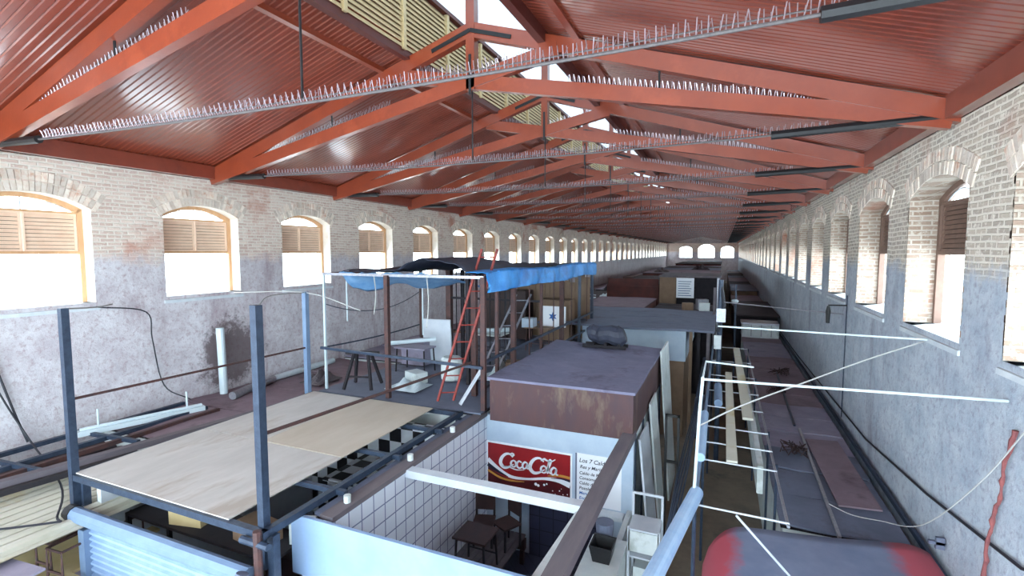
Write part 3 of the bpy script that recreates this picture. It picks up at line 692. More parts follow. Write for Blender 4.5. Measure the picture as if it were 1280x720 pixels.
# ================================================================== left foreground roofs
def corr(x0, x1, y0, y1, z, p=.14, a=.02, tilt=0.0):
    mb = MB(); pr = []; x = x0                          # broad pans with narrow deep grooves, running along y
    while x+p < x1: pr += [(x, 0), (x+p*.28, a*.5), (x+p*.56, a*.5), (x+p*.80, 0), (x+p*.85, -a*1.3), (x+p*.95, -a*1.3)]; x += p
    pr.append((x1, 0)); n = len(pr)
    mb.add([(q, yy, z+d) for yy in (y0, y1) for q, d in pr]+[(q, yy, z+d-.01) for yy in (y0, y1) for q, d in pr],
           [(i, i+1, i+1+n, i+n) for i in range(n-1)]+[(i+2*n, i+3*n, i+1+3*n, i+1+2*n) for i in range(n-1)]+[(i, i+2*n, i+1+2*n, i+1) for i in range(n-1)]+[(i+n, i+n+1, i+3*n+1, i+3*n) for i in range(n-1)])
    return mb
one('corrugated_roof', corr(-10.4, -8.2, 1.6, 4.9, -3.88, .22, .045), M['cream'], 'cream corrugated roof sheet left of the roller shutter', 'roof sheet')
t = thing('market_stall', (-10.4, 3.6, ZF), 'low stall carrying the cream corrugated roof by the left wall', 'stall')
MB().box(-10.3, -9.9, 1.8, 4.9, ZF, -3.92).build('wall_panels', M['offwhite'], t)
one('yellow_board', MB().box(-9.8, -8.5, 2.9, 5.0, -4.64, -4.60).box(-8.5, -7.5, 2.9, 3.78, -4.64, -4.60), M['yellow'], 'yellowed flat panel carrying the bench frames, left of the roller shutter', 'board')
t = thing('market_stall', (-9.1, 4.0, ZF), 'cabinet stall under the yellowed flat panel', 'stall')
MB().box(-9.7, -8.6, 3.0, 4.9, ZF, -4.64).build('wall_panels', M['greyroof'], t)
one('roof_sheet', MB().obox((-8.2, 2.45, -3.98), (1.1, 1.35, .03), .0, 0, .1), M['greyroof'], 'lavender grey sheet at the lower left corner of the picture', 'roof sheet')
def bench(loc, label, rz):
    x, y, z = loc; t = thing('bench_frame', loc, label, 'frame'); c, s_ = math.cos(rz), math.sin(rz)
    f = lambda a, b_, h: (x+a*c-b_*s_, y+a*s_+b_*c, z+h); q = lambda *P: MB().tube(P, .018, 6)
    for b_ in (-.16, .16):
        q(f(-.55,b_,.02), f(-.55,b_,.42), f(.55,b_,.42), f(.55,b_,.02)).build('side_loop', M['brownsteel'], t)
    for a, h in ((-.55,.42),(.55,.42),(-.55,.1),(.55,.1)): q(f(a,-.16,h), f(a,.16,h)).build('crossbar', M['brownsteel'], t)
bench((-8.95, 4.2, -4.60), 'rusty bench frame on the yellowed panel, nearer the corrugated roof', 1.65)
bench((-8.55, 4.15, -4.60), 'rusty bench frame on the yellowed panel, nearer the roller shutter', 1.65)
# trough roof with steel channels, between corrugated roof and plywood deck
t = thing('roof_frame', (-10.5, 7.0, -3.8), 'dark steel channels framing the sunken roof strips beside the left wall', 'frame')
for x, m_ in ((-11.75, 'darksteel'), (-10.95, 'darksteel'), (-10.55, 'brownsteel')): MB().bar((x, 2.2, -3.62), (x, 7.6, -3.62), .09, .08).build('channel', M[m_], t)
MB().bar((-10.45, 2.4, -3.60), (-9.30, 8.9, -3.60), .16, .10).build('long_batten', M['wood'], t)
MB().bar((-10.25, 2.4, -3.68), (-9.12, 8.9, -3.68), .10, .08).build('channel', M['dark'], t)
for y in (4.1, 5.5): MB().bar((-11.8, y, -3.6), (-10.1, y+.15, -3.6), .07, .07).build('crossbar', M['darksteel'], t)
one('sunken_roof', corr(-11.9, -10.5, 1.8, 5.9, -3.95, .35, .05), M['darkroof'], 'dark troughed roof strip sunk between steel channels by the left wall', 'roof sheet')
def stall(x0, x1, y0, y1, zt, wall, roof, label, over=.12, name='market_stall', step=None, cat='stall', seed=0, dk=True):
    t = thing(name, ((x0+x1)/2, (y0+y1)/2, ZF), label, cat)
    MB().box(x0, x1, y0, y1, ZF, zt-.06).build('wall_panels', M[wall], t)
    rng = random.Random(seed+int(y0*10)); y = y0-over; st = step or (y1-y0+2*over)
    if step and dk: MB().box(x0-over+.01, x1+over-.01, y0-over, y1+over, zt-.058, zt-.045).build('seam_shade_sheet', M['dark'], t)  # dark slab added under the sheet gaps, seam shade given by its colour
    while y < y1+over-.2:
        ye = min(y+st-.05, y1+over); a = rng.uniform(0, 6); d = rng.uniform(0, .025)
        MB().sheet(lambda u, v: (x0-over+(x1-x0+2*over)*u, y+(ye-y)*v, zt+d+.018*math.sin(u*7+a)*math.sin(v*5+a)), 8, 5, .035).build('roof_sheet', M[roof], t)
        y += st
    return t
stall(-11.95, -9.25, 6.0, 13.0, -3.66, 'offwhite', 'brownroof', 'stall by the left wall with mauve sheet roof, behind the fluorescent tube', .02, step=1.8)
stall(-11.95, -9.25, 13.3, 19.0, -3.60, 'offwhite', 'greyroof', 'stall by the left wall with grey sheet roof, level with the caged area', .02, step=2.0)
# lamp, pipes and wires at the left wall
t = thing('tube_lamp', (-10.9, 6.3, -3.55), 'white fluorescent tube lamp lying at the foot of the left wall', 'lamp')
MB().bar((-11.5, 5.35, -3.56), (-10.9, 7.5, -3.58), .17, .10).build('housing', M['pvc'], t)
MB().tube([(-11.5, 5.4, -3.49), (-10.9, 7.45, -3.50)], .035, 8).build('tube', M['pvc'], t)
for a in (.15, .85):
    p = lerp((-11.5, 5.35, -3.52), (-10.9, 7.5, -3.52), a); MB().tube([p, (p[0], p[1], p[2]+.38)], .02, 6).build('stem', M['pvc'], t)
one('pipe', MB().tube([(-11.7, 8.6, -3.64), (-11.75, 8.6, -1.95)], .095, 12), M['pvc'], 'white upright pipe standing against the left brick wall', 'pipe')
one('pipe', MB().tube([(-11.0, 8.3, -3.54), (-11.45, 9.9, -3.54)], .10, 12), M['steel'], 'grey pipe lying by the foot of the upright white pipe', 'pipe')
one('pipe', MB().tube([(-11.5, 9.95, -3.55), (-11.62, 12.4, -3.55)], .085, 12), M['pvc'], 'long white pipe lying along the left wall towards the cage', 'pipe')
one('scrap_pile', MB().sheet(lambda u, v: (-10.6+.7*u, 10.0+.9*v, -3.58+.30*math.sin(PI*u)*math.sin(PI*v)*(.7+.4*math.sin(19*u+11*v))), 10, 10, .02), M['plank'], 'small heap of scrap on the roof beside the long white pipe', 'scrap')
W3 = lambda pts, r, mat, lab, cat='wire': one('cable' if cat == 'wire' else cat, MB().tube(wirepts(pts), r, 5), M[mat], lab, cat)
W3([(-11.9, 6.0, -1.15), (-11.8, 6.9, -1.35), (-11.88, 7.05, -2.0), (-11.88, 7.25, -3.1), (-11.2, 7.4, -3.4)], .014, 'wire', 'thin dark wire hanging down the left wall to the tube lamp')
W3([(-11.95, 4.1, -1.4), (-11.9, 4.45, -2.6), (-11.6, 4.7, -3.5), (-9.8, 4.3, -3.78), (-8.7, 3.75, -3.80), (-8.6, 3.6, -3.80), (-9.9, 2.6, -3.80)], .016, 'wire', 'dark cord falling from the left wall across the cream corrugated roof')
W3([(-11.95, 4.3, -1.5), (-11.9, 4.6, -2.9), (-11.85, 4.75, -3.55)], .02, 'wire', 'bundle of dark cords low on the left wall at the picture edge')
W3([(-8.96, 4.1, -.85), (-10.3, 5.2, -1.0), (-11.9, 6.3, -1.12)], .012, 'rope', 'white cord from the left deck post to the left wall')
W3([(-11.95, 9.2, -1.1), (-9.05, 8.8, -.97), (-7.6, 9.0, -1.35)], .012, 'rope', 'white cord passing over the pale post at the back of the deck')
W3([(-5.1, 4.2, -.68), (-7.5, 6.5, -.80), (-9.05, 8.8, -.97)], .012, 'rope', 'white cord from the near post top to the pale back post')

# ================================================================== cage with tarpaulin roof behind the deck
CZ = -3.42
stall(-9.05, -4.62, 9.15, 19.3, CZ, 'offwhite', 'slate', 'wide stall carrying the caged platform under the blue tarpaulin', 0, step=2.5)
t = thing('cage', (-6.8, 14.0, CZ), 'tall rusty cage of posts and rails standing on the roof under a blue tarpaulin', 'cage')
TZ = -.55
posts = [(-8.95, 9.3, 'pvc', .05), (-7.05, 9.25, 'brownsteel', .10), (-4.62, 9.3, 'brownsteel', .10), (-4.72, 10.2, 'brownsteel', .07), (-4.65, 11.0, 'brownsteel', .11), (-4.65, 13.0, 'brownsteel', .07), (-4.65, 14.9, 'brownsteel', .12), (-4.65, 17.0, 'darksteel', .09), (-4.65, 18.8, 'darksteel', .10),
         (-5.9, 11.0, 'dark', .08), (-5.3, 10.2, 'brownsteel', .12), (-7.6, 13.0, 'brownsteel', .16), (-7.2, 13.1, 'dark', .09), (-6.6, 13.2, 'dark', .09), (-8.95, 13.5, 'brownsteel', .08), (-8.95, 18.8, 'brownsteel', .09), (-6.8, 18.8, 'brownsteel', .09)]
for x, y, m_, w_ in posts: MB().box(x-w_/2, x+w_/2, y-w_/2, y+w_/2, CZ+.03, TZ).build('post', M[m_], t)
for a, b_, m_ in (((-8.95,9.3,TZ),(-4.6,9.3,TZ),'steel'), ((-4.62,9.3,TZ),(-4.62,18.8,TZ),'brownsteel'), ((-8.95,9.3,TZ),(-8.95,18.8,TZ),'brownsteel'), ((-8.95,18.8,TZ),(-4.62,18.8,TZ),'brownsteel'),
                  ((-4.62,9.3,-2.35),(-4.62,18.8,-2.35),'darksteel'), ((-4.62,9.3,-2.9),(-4.62,18.8,-2.9),'darksteel'), ((-9.0,9.2,-2.35),(-4.6,9.2,-2.45),'darksteel'), ((-7.6,13,-1.4),(-4.65,13,-1.4),'dark')):
    MB().bar(a, b_, .06, .06).build('rail', M[m_], t)
mb = MB(); 
for i in range(14): mb.box(-7.55+.16*i, -7.53+.16*i, 13.02, 13.05, CZ+.03, TZ)
mb.build('bar_panel', M['dark'], t)
for i, y in enumerate((12.0, 14.0, 15.9, 17.9)): MB().bar((-4.62, y, CZ+.03), (-4.62, y, TZ), .025, .025, (0,1,0)).build('bar', M['brownsteel'], t)
# hanging pale poles
for i, (x, y, zb, lab) in enumerate(((-9.4, 10.6, -1.9, 'left'), (-8.7, 11.4, -2.6, 'middle'), (-7.9, 12.0, -2.4, 'right'))):
    one('hanging_rod', MB().tube([(x, y, TZ), (x, y, zb)], .022, 6), M['pvc'], 'thin pale rod hanging from the tarpaulin edge, %s of three' % lab, 'rod', 'hanging rods')
def tarp(fn, nu, nv, mat, lab, name='tarpaulin'): return one(name, MB().sheet(fn, nu, nv, .01), M[mat], lab, 'tarpaulin', smooth=True)
wv = lambda u, v: .03*math.sin(u*23+v*7)+.025*math.sin(v*31+3*u)+.02*math.sin(u*51)
# bright blue tarp: lies on the roof and hangs down along the aisle side
def blue(u, v):
    y = 9.25+9.5*v+.1*math.sin(u*9); L = 1.05*u
    if L < .5: return (-5.0+L, y, TZ+.10+.03*math.sin(v*9)+wv(u, v)*.3)
    return (-4.49+.03*math.sin(v*37+u*5)+.015*math.sin(v*90), y, TZ+.13-(L-.5)*(.80+.05*math.sin(v*13))+.03*math.sin(v*11))
tarp(blue, 24, 90, 'tarp', 'bright blue tarpaulin hanging over the aisle side of the cage')
tarp(lambda u, v: (-8.4+3.5*u, 9.3+9.3*v, TZ+.07+.34*max(0, math.sin(PI*min(1, max(0, (u-.4)/.6))))*math.exp(-((v-.12)/.3)**2)+wv(u, v)*.8), 40, 50, 'darktarp', 'dark sagging tarpaulin over the middle of the cage roof')
tarp(lambda u, v: (-8.75+2.7*u, 9.6+.5*v+2.4*u*v, TZ+.05-.42*v*(1+.2*math.sin(u*14))-.02+wv(u, v)*.6), 40, 10, 'palet', 'faded blue tarpaulin sagging from the left front edge of the cage')
t = thing('board_partition', (-6.8, 18.6, CZ), 'brown boarded partition closing the rear of the cage', 'partition')
mb = MB(); x = -8.85; rg = random.Random(9)
while x < -4.75: mb.box(x, x+.19, 18.5, 18.54, CZ+.06, -1.0+rg.uniform(-.25, .2)); x += .2
mb.build('boards', M['tan'], t); MB().box(-8.85, -4.8, 18.54, 18.6, -1.7, -1.6).build('batten', M['brownwood'], t)
for z_, r_, d_, l_ in ((-1.3, .012, .35, 'upper'), (-2.35, .02, .05, 'lower')):
    one('cord', MB().tube(sag((-8.95, 9.35, z_), (-8.95, 13.4, z_), d_), r_, 5), M['darksteel'], l_+' slack cord along the left side of the cage', 'cord')
# small hanging and standing odds and ends in the cage
for i, (x, y, z0, z1, m_, lab) in enumerate(((-6.2, 9.6, -1.75, TZ-.02, 'rope', 'pale cord hanging from the front rail of the cage, left of the red ladder'), (-7.6, 9.5, -1.5, TZ-.02, 'rope', 'pale cord hanging from the front rail of the cage, left of the brown middle post'),
                                        (-5.5, 12.4, -1.9, TZ-.02, 'wire', 'dark cord hanging inside the cage behind the grey ladder'))):
    one('cord', MB().tube(wirepts([(x, y, z1), (x+.03, y+.02, (z0+z1)/2), (x-.02, y, z0)]), .012, 5), M[m_], lab, 'cord')
one('bucket', MB().tube([(-5.0, 13.6, CZ+.055), (-5.0, 13.6, CZ+.08), (-5.0, 13.6, CZ+.42)], [.13, .15, .19], 14), M['whiteboard'], 'pale blue bucket on the cage floor near the aisle side', 'bucket')
one('carton', MB().obox((-5.1, 12.2, CZ+.055+.2), (.5, .4, .4), 0, 0, .3), M['tan'], 'brown carton on the cage floor near the aisle side', 'box')
one('carton', MB().obox((-7.2, 10.6, CZ+.055+.14), (.5, .36, .28), 0, 0, -.4), M['offwhite'], 'pale carton on the cage floor behind the trestle', 'box')
# ladders
def ladder(a, b_, w, label, mat, n=8):
    t = thing('ladder', a, label, 'ladder'); a = Vector(a); b_ = Vector(b_); s_ = Vector((w/2, w*.3, 0))
    for k in (-1, 1): MB().bar(a+s_*k, b_+s_*k, .05, .035, (0,1,0)).build('rail', M[mat], t)
    for i in range(n):
        p = a+(b_-a)*((i+.5)/n); MB().tube([p-s_, p+s_], .016, 6).build('rung', M[mat], t)
ladder((-5.68, 9.5, CZ+.055), (-4.85, 10.1, .05), .30, 'red metal ladder leaning steeply against the cage', 'redsteel', 9)
ladder((-5.45, 10.9, CZ+.055), (-4.9, 12.3, -1.15), .34, 'grey metal ladder leaning inside the cage, behind the red one', 'steel', 7)
one('plank', MB().bar((-5.25, 9.4, CZ+.055), (-4.85, 9.75, -2.55), .09, .05), M['white'], 'short white plank propped beside the red ladder', 'plank')
# furniture stored in the cage
def stool(loc, label, h=.75, w=.5, rz=0):
    x, y, z = loc; t = thing('trestle', loc, label, 'trestle'); c, s_ = math.cos(rz), math.sin(rz); f = lambda a, b_, q: (x+a*c-b_*s_, y+a*s_+b_*c, z+q)
    for a in (-1, 1):
        for b_ in (-1, 1): MB().bar(f(a*w*.5, b_*w*.5, 0), f(a*w*.25, b_*w*.12, h), .06, .06, (0,1,0)).build('leg', M['dark'], t)
    MB().bar(f(-w*.6, 0, h), f(w*.6, 0, h), .1, .07).build('top_beam', M['dark'], t)
    MB().bar(f(-w*.4, -w*.35, h*.35), f(w*.4, -w*.35, h*.35), .04, .04).build('crossbar', M['dark'], t)
stool((-8.2, 9.75, CZ+.055), 'dark splayed trestle at the left front of the caged platform', .85, .7, .3)
table((-7.9, 11.6, CZ+.055), 1.0, .6, .7, 'grey table stored in the cage, behind the dark trestle', 'greyroof', leg='dark')
table((-6.9, 14.2, CZ+.055), 1.2, .7, .75, 'pale folding table stored in the middle of the cage', 'offwhite', leg='dark')
table((-5.7, 15.8, CZ+.055), .9, .6, .8, 'brown table stored at the back of the cage', 'tan', leg='brownsteel')
one('storage_crate', MB().box(-8.8, -8.0, 12.2, 12.9, CZ+.055, CZ+.75), M['greyroof'], 'grey crate standing at the left side of the cage', 'crate')
one('insulation_board', MB().obox((-7.75, 12.55, CZ+.75), (.9, .06, 1.35), .12, 0, .1), M['white'], 'large white board standing upright in the cage', 'board')
one('water_drum', MB().tube([(-6.5, 11.2, CZ+.055), (-6.5, 11.2, CZ+.1), (-6.5, 11.2, CZ+.6), (-6.5, 11.2, CZ+.66)], [.24, .28, .28, .22], 16), M['offwhite'], 'squat pale drum on the cage floor', 'drum')
one('plastic_sheet', MB().sheet(lambda u, v: (-7.6+.9*u, 9.8+.8*v, CZ+.05+.25*math.sin(PI*u)*math.sin(PI*v)*(.6+.4*math.sin(13*u+7*v))), 12, 12, .01), M['pvc'], 'crumpled white plastic on the cage floor', 'plastic')
one('plastic_sheet', MB().sheet(lambda u, v: (-5.9+.8*u, 11.5+1.6*v, CZ+.05+.55*math.sin(PI*u)*math.sin(PI*v)*(.6+.4*math.sin(13*u+7*v))), 12, 12, .01), M['pvc'], 'crumpled pale sheet heap behind the grey ladder', 'plastic')
one('pipe', MB().tube([(-8.6, 11.2, CZ+.85), (-7.4, 11.9, CZ+.95)], .06, 8), M['pvc'], 'white pipe resting on the grey table in the cage', 'pipe')
one('pipe', MB().tube([(-7.5, 14.0, CZ+.87), (-6.3, 14.6, CZ+.89)], .07, 8), M['pvc'], 'white pipe resting on the pale folding table', 'pipe')
t = thing('poster', (-5.2, 16.0, CZ+.9), 'white poster with a blue mark standing at the back of the cage', 'poster')
MB().box(-5.75, -4.85, 15.98, 16.02, CZ+.84, CZ+1.55).build('sheet', M['signwhite'], t)
MB().prism([(-5.3+.16*math.cos(a)*(1 if k % 2 else .45), CZ+1.2+.16*math.sin(a)*(1 if k % 2 else .45)) for k, a in enumerate([2*PI*j/12 for j in range(12)])], lambda u, v, w: (u, w, v), 15.97, 15.975).build('blue_mark', M['blueink'], t)
one('storage_box', MB().box(-6.25, -5.85, 15.5, 15.9, CZ+.84, CZ+1.15), M['whiteboard'], 'small pale blue box left of the poster in the cage', 'box')
one('cupboard', MB().box(-8.8, -6.9, 17.5, 18.3, CZ+.055, CZ+1.9), M['brownwood'], 'tall dark brown cupboard at the rear left of the cage', 'cupboard')
one('cupboard', MB().box(-6.4, -5.2, 17.6, 18.3, CZ+.055, CZ+1.6), M['tan'], 'tan cupboard at the rear of the cage behind the poster', 'cupboard')
WS, SUN, EXPO = 9.0, 0.0, 0.42
# ================================================================== centre row beyond the box
t = thing('market_stall', (-2.8, 20.0, ZF), 'white fronted stall with wide slate roof right behind the rusty box', 'stall')
MB().box(-4.7, -1.1, 17.6, 23.0, -3.75, -2.70).build('fascia', M['whiteboard'], t); MB().box(-4.65, -1.15, 17.65, 22.9, ZF, -3.75).build('wall_panels', M['tan'], t)
for a, m_ in ((-1.0, 'tan'), (-.75, 'dark'), (-.45, 'wood')): MB().box(a, a+.1, 17.7, 17.8, ZF, -2.70).build('post', M[m_], t)
for i in range(4): MB().sheet(lambda u, v, i=i: (-6.3+6.1*u, 17.2+1.5*(i+v*.985), -2.6+.02*math.sin(u*9+i)), 10, 2, .07).build('roof_sheet', M['slate'], t)
stall(-6.4, -3.4, 23.4, 28.4, -2.62, 'redboard', 'brownroof', 'stall with mauve roof behind the slate roof, nearer the cage', .05, step=2.4)
t = stall(-3.1, -.5, 23.4, 28.0, -2.85, 'dark', 'darkroof', 'stall with sooty dark roof behind the slate roof, nearer the aisle', .05, step=1.3)
t = thing('cabin', (-1.7, 31.5, ZF), 'boxy cabin with a tan side and dark opening in the centre row', 'cabin')
MB().box(-3.35, -2.45, 29.5, 33.5, ZF, -1.42).build('tan_wall', M['tan'], t)
MB().box(-2.45, -.2, 29.9, 33.5, ZF, -1.5).build('dark_recess', M['dark'], t)
MB().box(-3.4, -.1, 29.4, 33.6, -1.48, -1.38).build('roof', M['wood'], t)
MB().box(-.3, -.18, 29.5, 29.62, ZF, -1.48).build('post', M['steel'], t)
t = thing('notice_board', (-2.0, 29.4, -2.6), 'white notice board hanging on the cabin beside its dark opening', 'sign')
MB().box(-2.42, -1.48, 29.34, 29.40, -2.62, -1.50).build('sheet', M['signwhite'], t)
mb = MB()
for i in range(7): mb.box(-2.32, -1.62-.05*(i % 3), 29.32, 29.34, -1.72-.13*i, -1.68-.13*i)
mb.build('faded_lines', M['hood'], t)
one('panel_fence', MB().box(-6.4, -3.45, 29.8, 29.95, ZF, -1.62).box(-6.4, -3.45, 29.75, 29.8, -2.1, -2.05), M['redboard'], 'dark red boarded front left of the tan cabin', 'partition')
stall(-6.5, -3.5, 30.0, 36.0, -1.95, 'redboard', 'darkroof', 'stall behind the dark red boarded front', .0, step=2)
rng = random.Random(21)
roofs = ['darkroof', 'brownroof', 'slate', 'darkroof', 'greyroof', 'darkroof']; walls = ['dark', 'redboard', 'tan', 'offwhite']
ordn = ['first', 'second', 'third', 'fourth', 'fifth', 'sixth', 'seventh', 'eighth', 'ninth', 'tenth']
nm_ = {'darkroof': 'sooty', 'brownroof': 'mauve', 'slate': 'slate', 'greyroof': 'grey'}
y = 37.0
for i in range(9):
    r = roofs[i % 6]; L = 8.2; stall(-6.6, -.35, y, y+L-.4, -2.1+rng.uniform(-.15, .35), walls[i % 4], r, 'distant centre row stall with %s roof, %s beyond the cabin' % (nm_[r], ordn[i]), .1, step=2.7, seed=i); y += L
y = 19.6
for i in range(10):
    r = ['brownroof', 'greyroof', 'darkroof', 'brownroof', 'slate'][i % 5]; L = 9.0
    stall(-11.95, -9.2, y, y+L-.3, -3.55+rng.uniform(-.1, .35), ['tan', 'offwhite', 'redboard'][i % 3], r, 'far stall against the left wall with %s roof, %s beyond the caged area' % (nm_[r], ordn[i]), .02, step=3, seed=i)
    stall(-9.0, -6.8, y, y+L-.3, -3.2+rng.uniform(-.1, .4), ['redboard', 'tan', 'dark'][i % 3], roofs[(i+2) % 6], 'far stall with %s roof between the centre and left rows, %s beyond the caged area' % (nm_[roofs[(i+2) % 6]], ordn[i]), .05, step=3, seed=i+40); y += L
# debris on the far roofs
deb = [((-7.6, 24, -3.0), 'pvc', 1.6, 'crumpled white sheet on the roofs just behind the cage'), ((-7.2, 33, -2.95), 'pvc', 1.8, 'white sheet heap on the far roofs left of the dark red boards'),
       ((-8.0, 42, -2.9), 'pvc', 2.2, 'white sheet heap further along the left roofs'), ((-7.6, 52, -2.85), 'offwhite', 2.6, 'pale heap far along the left roofs'),
       ((-8.0, 28, -2.95), 'darktarp', 2.0, 'dark tarp heap behind the cage'), ((-8.0, 38, -2.9), 'dark', 2.4, 'black heap of scrap on the left roofs'),
       ((-3.2, 41, -1.9), 'darktarp', 2.2, 'dark heap on the centre roofs behind the cabin'), ((-2.2, 55, -1.8), 'darkroof', 3.0, 'mound of dark scrap on the far centre roofs'), ((-5.2, 47, -1.8), 'brownwood', 2.4, 'brown scrap mound on the centre roofs beyond the boards')]
for i, (p, m_, s_, lab) in enumerate(deb):
    one('debris_heap', MB().sheet(lambda u, v: (p[0]-s_*.35+s_*.7*u, p[1]-s_*.5+s_*v, p[2]-.22+.24*s_*math.sin(PI*u)*math.sin(PI*v)*(.65+.35*math.sin(15*u+9*v+i)*math.sin(11*v-7*u))), 16, 16, .03), M[m_], lab, 'heap')
for i, (a, b_, m_) in enumerate((((-8.6, 22.5, -2.35), (-6.6, 24.2, -2.75), 'offwhite'), ((-8.3, 20.6, -2.95), (-6.3, 26.0, -2.45), 'pvc'), ((-8.5, 27, -2.2), (-7.0, 29, -2.6), 'pvc'))):
    one('plank', MB().bar(a, b_, .22, .05), M[m_], ['pale plank lying askew on the roofs behind the cage', 'longest white plank across the roofs behind the cage', 'white plank beyond the crumpled sheet on the far roofs'][i], 'plank')
# boxes in the clutter near the aisle, beyond the slate roof
for i, (x, y, z, s_, m_, lab) in enumerate(((-.75, 24.2, -2.82, .45, 'offwhite', 'pale carton on the sooty roof edge'), (-.9, 25.6, -2.82, .5, 'steel', 'grey tin box on the sooty roof, behind the pale carton'), (-1.5, 24.6, -2.82, .4, 'tan', 'tan carton on the sooty roof'))):
    one('carton', MB().obox((x, y, z+s_/2), (s_, s_*.8, s_), 0, 0, .3*i), M[m_], lab, 'box')

# ================================================================== right row along the wall
RZ = -4.35
y = 8.75
rr = ['slate', 'greyroof', 'brownroof', 'brownroof', 'greyroof', 'brownroof']
rl = ['stall with slate sheet roof by the right wall, directly behind the red ended canopy', 'stall with grey lavender sheet roof by the right wall, second behind the canopy', 'stall with mauve roof by the right wall, third behind the canopy',
      'mauve roofed stall by the right wall, fourth behind the canopy', 'grey roofed stall by the right wall, fifth behind the canopy', 'mauve roofed stall by the right wall, sixth behind the canopy']
rows = []
for i in range(6):
    L = 3.5; stall(1.0, 2.62, y, y+L-.05, RZ, 'offwhite', rr[i], rl[i], .05, step=1.17, seed=i+9); y += L
one('roof_sheet', MB().obox((2.18, 11.2, RZ+.08), (.62, 3.2, .03), 0, -.05, .02), M['brownroof'], 'loose mauve sheet lying on the right stall roofs near the wall', 'roof sheet')
one('roof_batten', MB().bar((1.72, 8.5, RZ+.07), (1.80, 13.5, RZ+.07), .05, .04), M['steel'], 'thin batten running along the right stall roofs', 'batten')
one('roof_batten', MB().bar((1.72, 13.7, RZ+.07), (1.85, 20, RZ+.07), .05, .04), M['darksteel'], 'dark batten further along the right stall roofs', 'batten')
one('wall_gutter', MB().bar((2.80, 6.9, RZ+.06), (2.80, 29, RZ+.06), .05, .08), M['darksteel'], 'dark gutter edge between the right stall roofs and the wall', 'gutter')
for i in range(9):
    r = ['darkroof', 'brownroof', 'slate'][i % 3]; stall(.75, 2.75, y, y+8.5, -3.7+rng.uniform(-.2, .3), ['dark', 'redboard', 'tan'][i % 3], r, 'distant stall on the right side with %s roof, %s past the grey tank' % (nm_[r], ordn[i]), .1, step=2.8, seed=i+70); y += 9.0
t = thing('water_tank', (1.6, 28.4, -4.3), 'pale grey green tank lying across the right row roofs', 'tank')
MB().box(.95, 3.0-.4, 27.4, 28.6, -4.33, -3.62).build('tank_body', M['offwhite'], t)
MB().box(.9, 2.62, 27.35, 28.65, -3.66, -3.58).build('lid', M['steel'], t)
mb = MB()
for a in (1.35, 1.8, 2.25): mb.box(a, a+.04, 27.36, 27.4, -4.25, -3.64)
mb.build('ribs', M['steel'], t)
for i, (x, yy, s_, lab) in enumerate(((1.9, 19.5, .35, 'small dark scrap bundle on the mauve roof below the grey tank'), (1.6, 17.0, .3, 'dark twig bundle on the right roofs, middle of the row'), (1.5, 11.9, .28, 'curl of dry plant matter on the grey lavender roof'))):
    mb = MB(); rg = random.Random(i)
    for k in range(14):
        a = rg.uniform(0, 2*PI); mb.tube([(x+s_*rg.uniform(-1, 1), yy+s_*rg.uniform(-1, 1), RZ+.05), (x+s_*rg.uniform(-1, 1), yy+s_*rg.uniform(-1, 1), RZ+.22), (x+s_*rg.uniform(-1, 1), yy+s_*rg.uniform(-1, 1), RZ+.06)], .012, 4)
    one('twig_bundle', mb, M['brownwood'], lab, 'twigs')
# canopy with red ends
t = thing('canopy', (1.3, 5.9, -4.33), 'grey curved sheet canopy with faded red rounded ends at the bottom right', 'canopy')
def can(u, v):
    x0, x1, y0, y1 = -.16, 2.84, 3.6, 7.95+.62*u; x = x0+(x1-x0)*u; y = y0+(y1-y0)*v
    r = .55; dz = 0
    e = max(0, r-(x-x0))/r
    dz += .42*(1-math.sqrt(max(0, 1-e*e)))
    e2 = max(0, .35-(x1-x))/.35; dz += .10*(1-math.sqrt(max(0, 1-e2*e2)))
    ec = max(0, .5-(x-x0))/.5; ec2 = max(0, .4-(x1-x))/.4
    y -= (y-y0 > 0)*v**8*(.40*ec*ec+.15*ec2*ec2)
    return (x, y, -4.2-dz+.012*math.sin(u*9+v*6))
MB().sheet(can, 40, 24, .03).build('sheet', M['canopyfab'], t, smooth=True)
for y in (4.4, 7.0): MB().bar((.3, y, -4.30), (2.5, y, -4.30), .05, .05).build('rib', M['darksteel'], t)
t = thing('market_stall', (1.9, 5.8, ZF), 'stall body under the red ended canopy', 'stall')
MB().box(.95, 2.65, 4.0, 7.6, ZF, -4.33).build('wall_panels', M['offwhite'], t)

# ================================================================== aisle: awning rods, pipes, poles
t = thing('awning_frame', (.3, 11.0, ZF), 'pale frame of thin rods bridging the aisle to the right row', 'frame')
AX = -.27
ys = [7.1, 8.75, 9.6, 10.5, 11.9, 13.3, 15.0, 17.0, 19.5]
for y in ys: MB().tube([(AX, y, -3.5), (.88, y-.05, -3.5)], .013, 6).build('rod', M['white'], t)
MB().tube([(AX, 7.0, -3.5), (AX, 19.6, -3.5)], .03, 8).build('long_rail', M['hood'], t)
MB().tube([(.86, 7.0, -3.52), (.86, 19.6, -3.52)], .022, 6).build('long_rail', M['steel'], t)
for y in (7.0, 10.6, 15.0, 19.5): MB().tube([(AX, y, -3.5), (AX, y, ZF)], .028, 8).build('post', M['darksteel'], t); MB().tube([(.90, max(y, 9.0), -3.5), (.90, max(y, 9.0), ZF)], .022, 8).build('post', M['darksteel'], t)
MB().tube([(.25, 7.05, -3.52), (.98, 7.0, -4.25)], .016, 6).build('brace', M['white'], t)
one('pipe', MB().tube([(-.62, 4.7, -3.32), (-.26, 7.25, -3.40)], .095, 16), M['bluepvc'], 'thick pale blue pipe slanting up the aisle at the bottom edge', 'pipe')
one('pipe', MB().tube([(-.26, 8.55, -3.40), (-.27, 10.9, -3.38)], .075, 14), M['bluepvc'], 'second pale blue pipe on the rods beyond the slanting one', 'pipe')
